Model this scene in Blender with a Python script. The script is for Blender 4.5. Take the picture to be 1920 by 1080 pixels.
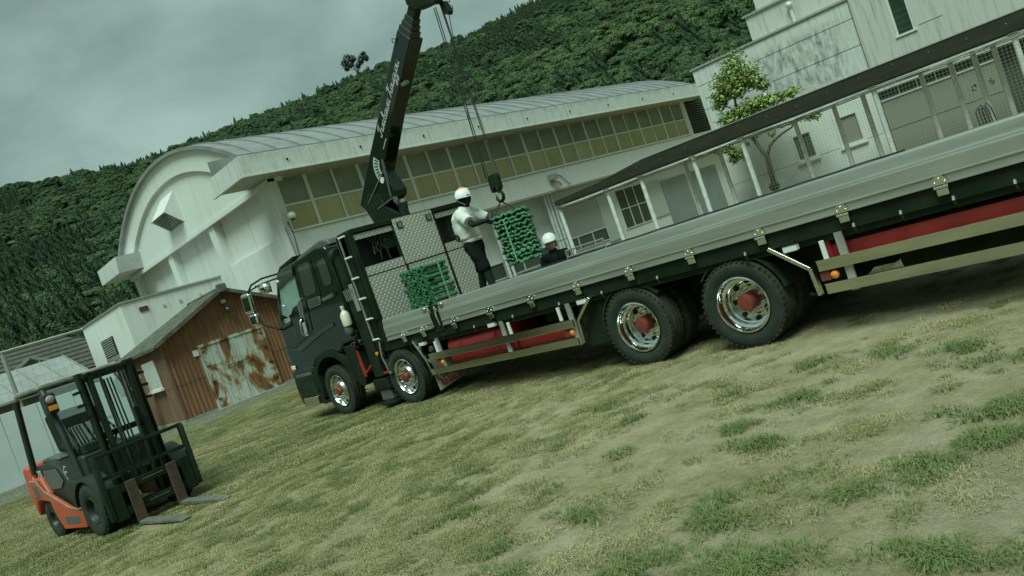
import bpy, bmesh, math, random
import numpy as np
from mathutils import Vector, Matrix
random.seed(7); RNG = np.random.default_rng(11)
for o in list(bpy.data.objects): bpy.data.objects.remove(o)
S = bpy.context.scene
COL = S.collection
R = math.radians
# ------------------------------------------------------------------ camera
cam_d = bpy.data.cameras.new('camera'); cam = bpy.data.objects.new('camera', cam_d); COL.objects.link(cam)
cam_d.sensor_width = 36.0; cam_d.lens = 27.0; cam_d.clip_start = 0.05; cam_d.clip_end = 3000
CAM = Vector((6.959, -6.261, 1.529))
def cam_matrix(roll, pitch, yaw):
    fwd = Vector((math.sin(yaw)*math.cos(pitch), math.cos(yaw)*math.cos(pitch), math.sin(pitch)))
    right = Vector((math.cos(yaw), -math.sin(yaw), 0)); up = right.cross(fwd)
    r2 = math.cos(roll)*right - math.sin(roll)*up; u2 = math.sin(roll)*right + math.cos(roll)*up
    return Matrix((( r2.x, u2.x, -fwd.x, CAM.x), (r2.y, u2.y, -fwd.y, CAM.y), (r2.z, u2.z, -fwd.z, CAM.z), (0, 0, 0, 1)))
cam.matrix_world = cam_matrix(0.337, -0.0352, -0.8172)
S.camera = cam
S.render.resolution_x = 1024; S.render.resolution_y = 576
# ------------------------------------------------------------------ world: overcast sky
SUN_DIR = Vector((0.28, -0.42, 0.86)).normalized()      # towards the sun
w = bpy.data.worlds.new('World'); S.world = w; w.use_nodes = True
nt = w.node_tree; nt.nodes.clear()
def N(tree, t, **kw):
    n = tree.nodes.new(t)
    for k, v in kw.items(): setattr(n, k, v)
    return n
out = N(nt, 'ShaderNodeOutputWorld'); bg = N(nt, 'ShaderNodeBackground'); bg.inputs['Strength'].default_value = 0.1
sky = N(nt, 'ShaderNodeTexSky', sky_type='NISHITA', sun_disc=False)
sky.sun_elevation = math.asin(SUN_DIR.z); sky.sun_rotation = math.atan2(SUN_DIR.x, SUN_DIR.y)
tc = N(nt, 'ShaderNodeTexCoord'); mp = N(nt, 'ShaderNodeMapping'); mp.inputs['Scale'].default_value = (1, 1, 2.1)
n1 = N(nt, 'ShaderNodeTexNoise'); n1.inputs['Scale'].default_value = 3.0; n1.inputs['Detail'].default_value = 7; n1.inputs['Roughness'].default_value = .52; n1.inputs['Distortion'].default_value = .25
rp = N(nt, 'ShaderNodeValToRGB'); e = rp.color_ramp.elements
e[0].position = .36; e[0].color = (.80, 1.20, 1.01, 1); e[1].position = .60; e[1].color = (1.36, 1.93, 1.65, 1)
mx = N(nt, 'ShaderNodeMix', data_type='RGBA'); mx.inputs[0].default_value = .95
L = nt.links.new
L(tc.outputs['Generated'], mp.inputs['Vector']); L(mp.outputs[0], n1.inputs['Vector']); L(n1.outputs['Fac'], rp.inputs[0])
L(sky.outputs[0], mx.inputs[6]); L(rp.outputs[0], mx.inputs[7]); L(mx.outputs[2], bg.inputs['Color']); L(bg.outputs[0], out.inputs[0])
# ------------------------------------------------------------------ sun behind cloud
sd = bpy.data.lights.new('sun', 'SUN'); sd.energy = 1.5; sd.angle = R(30); sd.color = (.76, 1.0, .87)
so = bpy.data.objects.new('sun', sd); COL.objects.link(so); so.rotation_euler = SUN_DIR.to_track_quat('Z', 'Y').to_euler()
vs = S.view_settings; vs.view_transform = 'Standard'; vs.look = 'None'; vs.exposure = 1.37; vs.gamma = 1.0
S.render.engine = 'CYCLES'
S.cycles.max_bounces = 5; S.cycles.diffuse_bounces = 3; S.cycles.glossy_bounces = 3; S.cycles.transparent_max_bounces = 12

# ================================================================== helpers
def V(*a): return Vector(a)
class MB:
    def __init__(s): s.v = []; s.f = []
    def add(s, vs, fs):
        b = len(s.v); s.v += [tuple(q) for q in vs]; s.f += [tuple(i+b for i in q) for q in fs]; return s
    def box(s, x0, x1, y0, y1, z0, z1):
        return s.add([(x0,y0,z0),(x1,y0,z0),(x1,y1,z0),(x0,y1,z0),(x0,y0,z1),(x1,y0,z1),(x1,y1,z1),(x0,y1,z1)],
                     [(0,3,2,1),(4,5,6,7),(0,1,5,4),(1,2,6,5),(2,3,7,6),(3,0,4,7)])
    def bar(s, p, q, w, h, up=(0,0,1)):
        p, q = Vector(p), Vector(q); d = (q-p).normalized(); up = Vector(up)
        if abs(d.dot(up)) > .98: up = Vector((1,0,0)) if abs(d.x) < .9 else Vector((0,1,0))
        a = d.cross(up).normalized()*(w/2); b = a.cross(d).normalized()*(h/2)
        vs = [p-a-b, p+a-b, p+a+b, p-a+b, q-a-b, q+a-b, q+a+b, q-a+b]
        return s.add(vs, [(0,1,2,3),(4,7,6,5),(0,4,5,1),(1,5,6,2),(2,6,7,3),(3,7,4,0)])
    def tube(s, p, q, r0, r1=None, n=10, caps=True):
        return s.pipe([p, q], [r0, r0 if r1 is None else r1], n, caps)
    def pipe(s, pts, r, n=8, caps=True):
        pts = [Vector(q) for q in pts]; m = len(pts)
        rs = r if isinstance(r, (list, tuple)) else [r]*m
        vs = []; prev = None
        for i, q in enumerate(pts):
            d = (pts[min(i+1, m-1)]-pts[max(i-1, 0)]).normalized()
            if prev is None:
                a = d.cross(Vector((0,0,1)))
                if a.length < .05: a = d.cross(Vector((1,0,0)))
                a.normalize()
            else:
                a = (prev - d*prev.dot(d))
                if a.length < 1e-5: a = d.cross(Vector((0,0,1)))
                a.normalize()
            prev = a; b = d.cross(a)
            for k in range(n):
                t = 2*math.pi*k/n; vs.append(q+a*(rs[i]*math.cos(t))+b*(rs[i]*math.sin(t)))
        fs = [(i*n+k, i*n+(k+1) % n, (i+1)*n+(k+1) % n, (i+1)*n+k) for i in range(m-1) for k in range(n)]
        if caps: fs += [tuple(range(n-1, -1, -1)), tuple(range((m-1)*n, m*n))]
        return s.add(vs, fs)
    def lathe(s, prof, o, ax, n=40, close=False):
        """prof: (radius, along axis)"""
        o = Vector(o); ax = Vector(ax).normalized(); a = ax.orthogonal().normalized(); b = ax.cross(a); m = len(prof)
        vs = [o+ax*t+a*(r*math.cos(2*math.pi*k/n))+b*(r*math.sin(2*math.pi*k/n)) for r, t in prof for k in range(n)]
        fs = [(i*n+k, i*n+(k+1) % n, (i+1)*n+(k+1) % n, (i+1)*n+k) for i in range(m-1) for k in range(n)]
        if close: fs += [tuple(range(n-1, -1, -1)), tuple(range((m-1)*n, m*n))]
        return s.add(vs, fs)
    def prism(s, poly, o, ea, eb, d):
        """polygon of (a,b) in the plane o+a*ea+b*eb, swept by vector d"""
        o, ea, eb, d = Vector(o), Vector(ea), Vector(eb), Vector(d); n = len(poly)
        p = [o+ea*a+eb*b for a, b in poly]
        return s.add(p+[q+d for q in p], [tuple(range(n)), tuple(range(2*n-1, n-1, -1))]+[(i, i+n, (i+1) % n+n, (i+1) % n) for i in range(n)])
    def sphere(s, c, r, n=12, m=8, sc=(1,1,1)):
        c = Vector(c); vs = []; 
        for j in range(m+1):
            ph = math.pi*j/m
            for k in range(n):
                t = 2*math.pi*k/n
                vs.append((c.x+r*sc[0]*math.sin(ph)*math.cos(t), c.y+r*sc[1]*math.sin(ph)*math.sin(t), c.z+r*sc[2]*math.cos(ph)))
        return s.add(vs, [(j*n+k, (j+1)*n+k, (j+1)*n+(k+1) % n, j*n+(k+1) % n) for j in range(m) for k in range(n)])
    def strokes(s, polys, o, ea, eb, wd, th, smooth=True):
        """pen strokes: polylines of (a,b) drawn as thin raised ribbons; wd = width, th = thickness vector"""
        o, ea, eb, th = Vector(o), Vector(ea), Vector(eb), Vector(th)
        for pl in polys:
            pts = [Vector((a, b)) for a, b in pl]
            if smooth and len(pts) > 2:
                q = []
                for i in range(len(pts)-1):
                    p0, p1, p2, p3 = pts[max(i-1,0)], pts[i], pts[i+1], pts[min(i+2, len(pts)-1)]
                    for k in range(5):
                        t = k/5; q.append(.5*((2*p1)+(p2-p0)*t+(2*p0-5*p1+4*p2-p3)*t*t+(3*p1-p0-3*p2+p3)*t**3))
                pts = q+[pts[-1]]
            m = len(pts); vs = []
            for i, p in enumerate(pts):
                d = (pts[min(i+1, m-1)]-pts[max(i-1, 0)])
                if d.length < 1e-6: d = Vector((1, 0))
                d.normalize(); nn = Vector((-d.y, d.x))
                ww = wd if not smooth else wd*(.45+.75*abs(d.y))
                for sg in (1, -1):
                    c = p+nn*(sg*ww/2); vs.append(o+ea*c.x+eb*c.y+th)
                for sg in (1, -1):
                    c = p+nn*(sg*ww/2); vs.append(o+ea*c.x+eb*c.y)
            fs = []
            for i in range(m-1):
                a = 4*i; b = a+4; fs += [(a, a+1, b+1, b), (a+2, a, b, b+2), (a+1, a+3, b+3, b+1)]
            fs += [(0, 2, 3, 1), (4*m-4, 4*m-3, 4*m-1, 4*m-2)]
            s.add(vs, fs)
        return s
    def mesh(s, name):
        me = bpy.data.meshes.new(name); me.from_pydata(s.v, [], s.f); me.update(); return me
    def build(s, name, m, parent=None, smooth=0, bevel=0, seg=2, loc=None):
        me = s.mesh(name); me.materials.append(m)
        if smooth:
            me.polygons.foreach_set('use_smooth', [True]*len(me.polygons)); me.set_sharp_from_angle(angle=R(smooth))
        o = bpy.data.objects.new(name, me); COL.objects.link(o)
        if parent:
            o.parent = parent
            if parent in PINV: o.matrix_parent_inverse = PINV[parent]
        if loc: o.location = loc
        if bevel:
            b = o.modifiers.new('bevel', 'BEVEL'); b.width = bevel; b.segments = seg; b.limit_method = 'ANGLE'; b.angle_limit = R(35)
            if not smooth: me.polygons.foreach_set('use_smooth', [True]*len(me.polygons)); b.harden_normals = True
        return o
def tag(o, label=None, cat=None, group=None, kind=None):
    if label: o['label'] = label
    if cat: o['category'] = cat
    if group: o['group'] = group
    if kind: o['kind'] = kind
    return o
PINV = {}
def thing(name, label, cat, loc=(0,0,0), rz=0, group=None, world=False):
    """an Empty at the thing's base; world=True: its parts are given in world coordinates"""
    o = bpy.data.objects.new(name, None); COL.objects.link(o); o.location = loc; o.rotation_euler = (0, 0, rz); o.empty_display_size = .2
    if world: PINV[o] = Matrix.Translation(-Vector(loc))
    return tag(o, label, cat, group)
def clone(o, parent, loc=None, rot=None):
    c = o.copy(); COL.objects.link(c); mpi = o.matrix_parent_inverse.copy(); c.parent = parent; c.matrix_parent_inverse = mpi
    if loc is not None: c.location = loc
    if rot is not None: c.rotation_euler = rot
    for ch in list(o.children): clone(ch, c)
    return c

# ------------------------------------------------------------------ materials
def mat(name, c, rough=.5, metal=0, c2=None, scale=6, det=5, lo=.35, hi=.65, stretch=(1,1,1), bump=0, bscale=40, bdist=.01, coat=0, spec=.5, rvar=0, trans=0, world=False):
    m = bpy.data.materials.new(name); m.use_nodes = True; t = m.node_tree; b = t.nodes['Principled BSDF']
    b.inputs['Base Color'].default_value = (*c, 1); b.inputs['Roughness'].default_value = rough; b.inputs['Metallic'].default_value = metal
    b.inputs['Coat Weight'].default_value = coat; b.inputs['Coat Roughness'].default_value = .06; b.inputs['Specular IOR Level'].default_value = spec
    b.inputs['Transmission Weight'].default_value = trans
    tc = N(t, 'ShaderNodeTexCoord'); mp = N(t, 'ShaderNodeMapping'); mp.inputs['Scale'].default_value = stretch
    t.links.new(N(t, 'ShaderNodeNewGeometry').outputs['Position'] if world else tc.outputs['Object'], mp.inputs['Vector'])
    if c2:
        n = N(t, 'ShaderNodeTexNoise'); n.inputs['Scale'].default_value = scale; n.inputs['Detail'].default_value = det
        r = N(t, 'ShaderNodeValToRGB'); r.color_ramp.elements[0].position = lo; r.color_ramp.elements[1].position = hi
        r.color_ramp.elements[0].color = (*c, 1); r.color_ramp.elements[1].color = (*c2, 1)
        t.links.new(mp.outputs[0], n.inputs['Vector']); t.links.new(n.outputs['Fac'], r.inputs[0]); t.links.new(r.outputs[0], b.inputs['Base Color'])
        if rvar:
            mr = N(t, 'ShaderNodeMapRange'); mr.inputs['To Min'].default_value = max(rough-rvar, .02); mr.inputs['To Max'].default_value = rough+rvar
            t.links.new(n.outputs['Fac'], mr.inputs['Value']); t.links.new(mr.outputs[0], b.inputs['Roughness'])
    if bump:
        n = N(t, 'ShaderNodeTexNoise'); n.inputs['Scale'].default_value = bscale; n.inputs['Detail'].default_value = 4
        bu = N(t, 'ShaderNodeBump'); bu.inputs['Strength'].default_value = bump; bu.inputs['Distance'].default_value = bdist
        t.links.new(mp.outputs[0], n.inputs['Vector']); t.links.new(n.outputs['Fac'], bu.inputs['Height']); t.links.new(bu.outputs[0], b.inputs['Normal'])
    return m
M = {}
M['paint'] = mat('black_paint', (.003,.008,.004), .06, 0, (.005,.010,.006), 3, coat=.1, rvar=.02, spec=.4)
M['black'] = mat('black_steel', (.007,.015,.008), .55, 0, (.016,.023,.014), 4, bump=.1, bscale=30, spec=.16)
M['dark'] = mat('underbody_black', (.016,.027,.017), .9, 0, (.026,.038,.025), 6, spec=.1)
M['rubber'] = mat('rubber', (.010,.019,.013), .9, 0, (.020,.028,.019), 9, bump=.25, bscale=90, bdist=.004)
M['tread'] = mat('tread_rubber', (.016,.020,.013), .95, 0, (.038,.040,.024), 14, bump=.6, bscale=60, bdist=.01)
M['alu'] = mat('aluminium', (.28,.29,.26), .36, .5, (.38,.39,.355), 2.2, 7, .3, .7, stretch=(.5,2,6), rvar=.10, bump=.05, bscale=3, bdist=.02)
M['chrome'] = mat('chrome', (.80,.82,.79), .13, 1, (.60,.61,.57), 14, rvar=.06)
M['steel'] = mat('stainless', (.60,.60,.54), .2, 1, (.72,.72,.66), 3, stretch=(.5,4,4), rvar=.05)
M['galv'] = mat('galvanised', (.34,.35,.33), .45, .6, (.44,.45,.42), 14)
M['red'] = mat('red_paint', (.22,.012,.010), .45, 0, (.28,.020,.015), 5, coat=.1)
M['redhub'] = mat('red_hub', (.22,.035,.022), .6, 0, (.12,.03,.02), 18)
M['orange'] = mat('orange_lacquer', (.50,.082,.034), .45, 0, (.40,.070,.032), 3, 6, .3, .7, coat=.1, rvar=.1)
M['amber'] = mat('amber_lens', (.72,.24,.02), .25, coat=.4)
M['whiteplastic'] = mat('white_plastic', (.66,.67,.65), .4)
M['cream'] = mat('cream_plastic', (.62,.60,.45), .5)
M['greyplastic'] = mat('grey_plastic', (.075,.085,.085), .55, 0, (.10,.11,.105), 4)
M['darkgrey'] = mat('dark_grey', (.016,.024,.023), .45, 0, (.030,.037,.034), 5, spec=.35)
M['green'] = mat('green_coating', (.030,.118,.050), .45, 0, (.052,.175,.080), 12)
M['greenstrap'] = mat('green_strap', (.16,.34,.18), .7)
M['net'] = mat('net_cord', (.26,.28,.25), .8)
M['rust'] = mat('rusty_fork', (.090,.042,.026), .85, 0, (.035,.032,.025), 9, 7, .35, .65, bump=.4)
M['wornsteel'] = mat('worn_steel', (.16,.16,.14), .5, .5, (.26,.26,.23), 9)
M['letter'] = mat('silver_lettering', (.44,.46,.44), .45)
M['redletter'] = mat('red_lettering', (.30,.04,.035), .5)
M['flap'] = mat('mud_flap', (.34,.34,.30), .6, 0, (.22,.21,.17), 7)
M['rope'] = mat('wire_rope', (.05,.055,.05), .5, .4)
M['skin'] = mat('skin', (.50,.33,.24), .55)
M['whitecloth'] = mat('white_cloth', (.62,.63,.60), .85, 0, (.52,.53,.50), 9, bump=.25, bscale=16, bdist=.02)
M['blackcloth'] = mat('black_cloth', (.004,.007,.005), .95, 0, (.008,.011,.009), 12, bump=.3, bscale=20, bdist=.02, spec=.12)
M['navycloth'] = mat('charcoal_sleeve', (.012,.019,.020), .9, 0, (.02,.027,.027), 12, spec=.15)
M['helmet'] = mat('white_helmet', (.78,.79,.77), .22, coat=.4)
M['orangedecal'] = mat('orange_decal', (.85,.30,.10), .5)
M['tealtarp'] = mat('blue_tarp', (.010,.032,.036), .6)
M['wood'] = mat('bed_boards', (.10,.075,.05), .8, 0, (.15,.12,.08), 9, stretch=(1,8,8))

def wallmat(name, c, dirt, streak=.35, scale=2.2, patch=None, rough=.8, world=False):
    """painted concrete with vertical run-off streaks; patch = (x0,x1,z0,z1) of a heavy mould stain"""
    m = bpy.data.materials.new(name); m.use_nodes = True; t = m.node_tree; b = t.nodes['Principled BSDF']; b.inputs['Roughness'].default_value = rough
    lk = t.links.new; co = N(t, 'ShaderNodeNewGeometry').outputs['Position'] if world else N(t, 'ShaderNodeTexCoord').outputs['Object']
    mp = N(t, 'ShaderNodeMapping'); mp.inputs['Scale'].default_value = (3, 3, .22); lk(co, mp.inputs[0])
    n = N(t, 'ShaderNodeTexNoise'); n.inputs['Scale'].default_value = scale; n.inputs['Detail'].default_value = 7; n.inputs['Roughness'].default_value = .65; lk(mp.outputs[0], n.inputs[0])
    n2 = N(t, 'ShaderNodeTexNoise'); n2.inputs['Scale'].default_value = .35; n2.inputs['Detail'].default_value = 4; lk(co, n2.inputs[0])
    r = N(t, 'ShaderNodeMapRange'); r.inputs['From Min'].default_value = .50; r.inputs['From Max'].default_value = .78; lk(n.outputs['Fac'], r.inputs['Value'])
    mu = N(t, 'ShaderNodeMath', operation='MULTIPLY'); lk(r.outputs[0], mu.inputs[0]); lk(n2.outputs['Fac'], mu.inputs[1])
    m2 = N(t, 'ShaderNodeMath', operation='MULTIPLY'); m2.inputs[1].default_value = streak*2; m2.use_clamp = True; lk(mu.outputs[0], m2.inputs[0])
    fac = m2.outputs[0]
    if patch:
        sep = N(t, 'ShaderNodeSeparateXYZ'); lk(co, sep.inputs[0])
        def ramp(o, a, bb, f):
            q = N(t, 'ShaderNodeMapRange', interpolation_type='SMOOTHSTEP'); q.inputs['From Min'].default_value = a; q.inputs['From Max'].default_value = bb; lk(o, q.inputs['Value']); return q.outputs[0]
        def mul(a, bb):
            q = N(t, 'ShaderNodeMath', operation='MULTIPLY'); lk(a, q.inputs[0]); lk(bb, q.inputs[1]); return q.outputs[0]
        k = mul(mul(ramp(sep.outputs['X'], patch[0], patch[0]+.9, 0), ramp(sep.outputs['X'], patch[1], patch[1]-.9, 0)), mul(ramp(sep.outputs['Z'], patch[2], patch[2]+.6, 0), ramp(sep.outputs['Z'], patch[3], patch[3]-.5, 0)))
        n3 = N(t, 'ShaderNodeTexNoise'); n3.inputs['Scale'].default_value = 2.6; n3.inputs['Detail'].default_value = 9; n3.inputs['Roughness'].default_value = .72
        mp3 = N(t, 'ShaderNodeMapping'); mp3.inputs['Scale'].default_value = (2.2, 1, .7); lk(co, mp3.inputs[0]); lk(mp3.outputs[0], n3.inputs[0])
        r3 = N(t, 'ShaderNodeMapRange'); r3.inputs['From Min'].default_value = .42; r3.inputs['From Max'].default_value = .66; lk(n3.outputs['Fac'], r3.inputs['Value'])
        ad = N(t, 'ShaderNodeMath', operation='MAXIMUM'); lk(fac, ad.inputs[0]); lk(mul(k, r3.outputs[0]), ad.inputs[1]); fac = ad.outputs[0]
    mix = N(t, 'ShaderNodeMix', data_type='RGBA'); lk(fac, mix.inputs[0]); mix.inputs[6].default_value = (*c, 1); mix.inputs[7].default_value = (*dirt, 1)
    lk(mix.outputs[2], b.inputs['Base Color'])
    nb = N(t, 'ShaderNodeTexNoise'); nb.inputs['Scale'].default_value = 30; nb.inputs['Detail'].default_value = 4; lk(co, nb.inputs[0])
    bu = N(t, 'ShaderNodeBump'); bu.inputs['Strength'].default_value = .12; bu.inputs['Distance'].default_value = .02; lk(nb.outputs['Fac'], bu.inputs['Height']); lk(bu.outputs[0], b.inputs['Normal'])
    return m
M['gym'] = wallmat('gym_white', (.62,.63,.61), (.38,.385,.345), .42, 1.6, world=True)
M['fascia'] = wallmat('gym_fascia', (.57,.585,.565), (.17,.17,.145), .75, 3.2, patch=(-20.5, -17, 7.9, 9.3), world=True)
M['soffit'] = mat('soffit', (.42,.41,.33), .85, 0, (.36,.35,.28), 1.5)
M['annex'] = wallmat('annex_white', (.64,.65,.63), (.30,.30,.26), .6, 2.6)
M['school'] = wallmat('school_wall', (.53,.545,.52), (.13,.135,.115), .7, 2.2, patch=(-3.4, .75, 3.45, 6.1))
M['school2'] = wallmat('school_wall_upper', (.46,.465,.43), (.20,.20,.18), 1.0, 2.4)
M['schoolw'] = wallmat('school_wall_low', (.58,.60,.57), (.40,.41,.37), .3)
M['beigewall'] = wallmat('beige_wall', (.215,.21,.165), (.17,.165,.135), .3)  # beige, with the shade under the walkway roof put into its colour
M['roof'] = mat('barrel_roof_sheet', (.20,.21,.21), .5, .2, (.28,.29,.28), 1.2, 6, .3, .7, world=True)
M['frame'] = mat('window_frame', (.62,.63,.60), .5, .1)
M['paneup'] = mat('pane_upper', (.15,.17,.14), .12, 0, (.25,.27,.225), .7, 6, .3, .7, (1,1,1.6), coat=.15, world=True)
M['paneup2'] = mat('pane_upper_pale', (.19,.205,.165), .12, 0, (.27,.285,.235), .9, 6, .3, .7, (1,1,.5), coat=.15, world=True)  # second, slightly paler tint mixed among the upper panes for variety
M['panelow'] = mat('pane_curtain', (.31,.285,.135), .3, 0, (.42,.385,.20), 2.2, 5, .3, .7, (1,3,.25), coat=.25, world=True)
M['panelow2'] = mat('pane_curtain_pale', (.36,.335,.165), .3, 0, (.46,.425,.235), 2.6, 5, .3, .7, (1,3,.25), coat=.25, world=True)
M['panedark'] = mat('pane_dark', (.07,.085,.065), .14, coat=.1)
M['blind'] = mat('blind', (.42,.44,.41), .7)
M['greydoor'] = mat('grey_door', (.22,.25,.25), .6, 0, (.25,.28,.28), 1)
M['asphalt'] = mat('canopy_fascia', (.012,.014,.007), .9, 0, (.024,.025,.014), 3, stretch=(.4,1,2))
M['post'] = mat('post_paint', (.64,.66,.64), .5, 0, (.48,.50,.48), 5)
M['tileroof'] = mat('tile_roof', (.055,.055,.045), .7, 0, (.085,.082,.065), 4)
M['greyroof'] = mat('grey_roof', (.23,.235,.235), .55, 0, (.28,.285,.28), 1.5)
M['hoard'] = mat('hoarding_white', (.47,.52,.53), .4, 0, (.55,.60,.61), .8, 7, .3, .7, world=True)
M['leaf'] = None
def glassmat(name, tint, amt):
    m = bpy.data.materials.new(name); m.use_nodes = True; t = m.node_tree; t.nodes.remove(t.nodes['Principled BSDF'])
    o = t.nodes['Material Output']; tr = N(t, 'ShaderNodeBsdfTransparent'); tr.inputs[0].default_value = (*tint, 1)
    gl = N(t, 'ShaderNodeBsdfGlossy'); gl.inputs['Roughness'].default_value = .03; gl.inputs['Color'].default_value = (.9,.95,.93,1)
    fr = N(t, 'ShaderNodeFresnel'); fr.inputs['IOR'].default_value = 1.5
    ad = N(t, 'ShaderNodeMath', operation='ADD'); ad.inputs[1].default_value = amt; ad.use_clamp = True
    mi = N(t, 'ShaderNodeMixShader'); t.links.new(fr.outputs[0], ad.inputs[0]); t.links.new(ad.outputs[0], mi.inputs[0])
    t.links.new(tr.outputs[0], mi.inputs[1]); t.links.new(gl.outputs[0], mi.inputs[2]); t.links.new(mi.outputs[0], o.inputs[0])
    return m
M['glass'] = glassmat('clear_glass', (.80,.90,.87), .20)
M['cabpane'] = mat('cab_side_glass', (.20,.29,.265), .05, coat=.3)  # opaque pane; the light seen through it is put into its pale colour
M['edgesheen'] = mat('door_edge_sheen', (.05,.055,.05), .2, .5)
M['smoke'] = mat('smoked_glass', (.030,.040,.035), .06, coat=.5)
M['teal'] = glassmat('cab_glass', (.62,.78,.74), .12)
# checker plate: rows of raised lozenges in two leanings
def checkermat():
    m = bpy.data.materials.new('checker_plate'); m.use_nodes = True; t = m.node_tree; b = t.nodes['Principled BSDF']; lk = t.links.new
    tc = N(t, 'ShaderNodeTexCoord'); sp = N(t, 'ShaderNodeSeparateXYZ'); lk(tc.outputs['Object'], sp.inputs[0])
    def mth(op, a, bb=None):
        n = N(t, 'ShaderNodeMath', operation=op)
        for i, q in enumerate((a, bb)):
            if q is None: continue
            if isinstance(q, (int, float)): n.inputs[i].default_value = q
            else: lk(q, n.inputs[i])
        return n.outputs[0]
    P = .085
    u = mth('DIVIDE', mth('ADD', sp.outputs['Y'], sp.outputs['Z']), P); v = mth('DIVIDE', mth('SUBTRACT', sp.outputs['Z'], sp.outputs['Y']), P)
    fu = mth('SUBTRACT', mth('FRACT', u), .5); fv = mth('SUBTRACT', mth('FRACT', v), .5)
    par = mth('MODULO', mth('ABSOLUTE', mth('ADD', mth('FLOOR', u), mth('FLOOR', v))), 2)
    a = mth('ADD', mth('MULTIPLY', mth('MULTIPLY', fu, fu), 5.0), mth('MULTIPLY', mth('MULTIPLY', fv, fv), 22.0))
    c = mth('ADD', mth('MULTIPLY', mth('MULTIPLY', fu, fu), 22.0), mth('MULTIPLY', mth('MULTIPLY', fv, fv), 5.0))
    mm = N(t, 'ShaderNodeMix'); lk(par, mm.inputs[0]); lk(a, mm.inputs[2]); lk(c, mm.inputs[3])
    hgt = mth('SUBTRACT', 1.0, mth('MINIMUM', mm.outputs[0], 1.0))
    bu = N(t, 'ShaderNodeBump'); bu.inputs['Strength'].default_value = 1; bu.inputs['Distance'].default_value = .006; lk(hgt, bu.inputs['Height']); lk(bu.outputs[0], b.inputs['Normal'])
    n = N(t, 'ShaderNodeTexNoise'); n.inputs['Scale'].default_value = 1.6; lk(tc.outputs['Object'], n.inputs[0])
    r = N(t, 'ShaderNodeMapRange'); r.inputs['To Min'].default_value = .26; r.inputs['To Max'].default_value = .42; lk(n.outputs['Fac'], r.inputs['Value']); lk(r.outputs[0], b.inputs['Roughness'])
    mc = N(t, 'ShaderNodeMix', data_type='RGBA'); lk(mth('MULTIPLY', hgt, 1.6), mc.inputs[0]); mc.inputs[6].default_value = (.36,.365,.32,1); mc.inputs[7].default_value = (.60,.61,.55,1)
    lk(mc.outputs[2], b.inputs['Base Color']); b.inputs['Metallic'].default_value = .12
    return m
M['checker'] = checkermat()

# ================================================================== the setting
def vnoise(x, y, seed=0):
    x = np.asarray(x, float); y = np.asarray(y, float); xi = np.floor(x).astype(np.int64); yi = np.floor(y).astype(np.int64); fx = x-xi; fy = y-yi
    def h(a, b):
        n = (a*374761393+b*668265263+seed*1442695041) & 0xffffffff; n = ((n ^ (n >> 13))*1274126177) & 0xffffffff
        return ((n ^ (n >> 16)) & 0xffff)/65535.0
    u = fx*fx*(3-2*fx); v = fy*fy*(3-2*fy)
    return (h(xi, yi)*(1-u)+h(xi+1, yi)*u)*(1-v)+(h(xi, yi+1)*(1-u)+h(xi+1, yi+1)*u)*v
def fbm(x, y, oct=4, seed=0):
    s = 0; a = .5
    for k in range(oct): s = s+a*vnoise(np.asarray(x)*2**k, np.asarray(y)*2**k, seed+k*17); a *= .5
    return s/(1-.5**oct)
def ground_h(x, y):
    near = np.clip(1-np.hypot(np.asarray(x)-2, np.asarray(y)+3)/14, 0, 1)
    return ((fbm(np.asarray(x)*1.3, np.asarray(y)*1.3, 3, 5)-.5)*.05+(fbm(np.asarray(x)*6, np.asarray(y)*6, 2, 9)-.5)*.025)*near
def axis(a, b, c, d, fine, coarse):
    l = list(-np.geomspace(abs(b)+.01, abs(a), coarse))[::-1] if a < b else []
    return sorted(set(np.round(np.concatenate([np.linspace(a, b, coarse), np.arange(b, c, fine), np.linspace(c, d, coarse)]), 4)))
gx = np.array(axis(-900, -9, 8.5, 900, .09, 60)); gy = np.array(axis(-900, -6.2, 3.2, 900, .09, 60))
GX, GY = np.meshgrid(gx, gy); GZ = ground_h(GX, GY)
nx, ny = len(gx), len(gy)
vv = np.stack([GX, GY, GZ], -1).reshape(-1, 3)
ii = (np.arange(ny-1)[:, None]*nx+np.arange(nx-1)[None, :]).reshape(-1)
me = bpy.data.meshes.new('ground'); me.from_pydata(vv.tolist(), [], np.stack([ii, ii+1, ii+nx+1, ii+nx], -1).tolist())
me.polygons.foreach_set('use_smooth', [True]*len(me.polygons))
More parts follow.
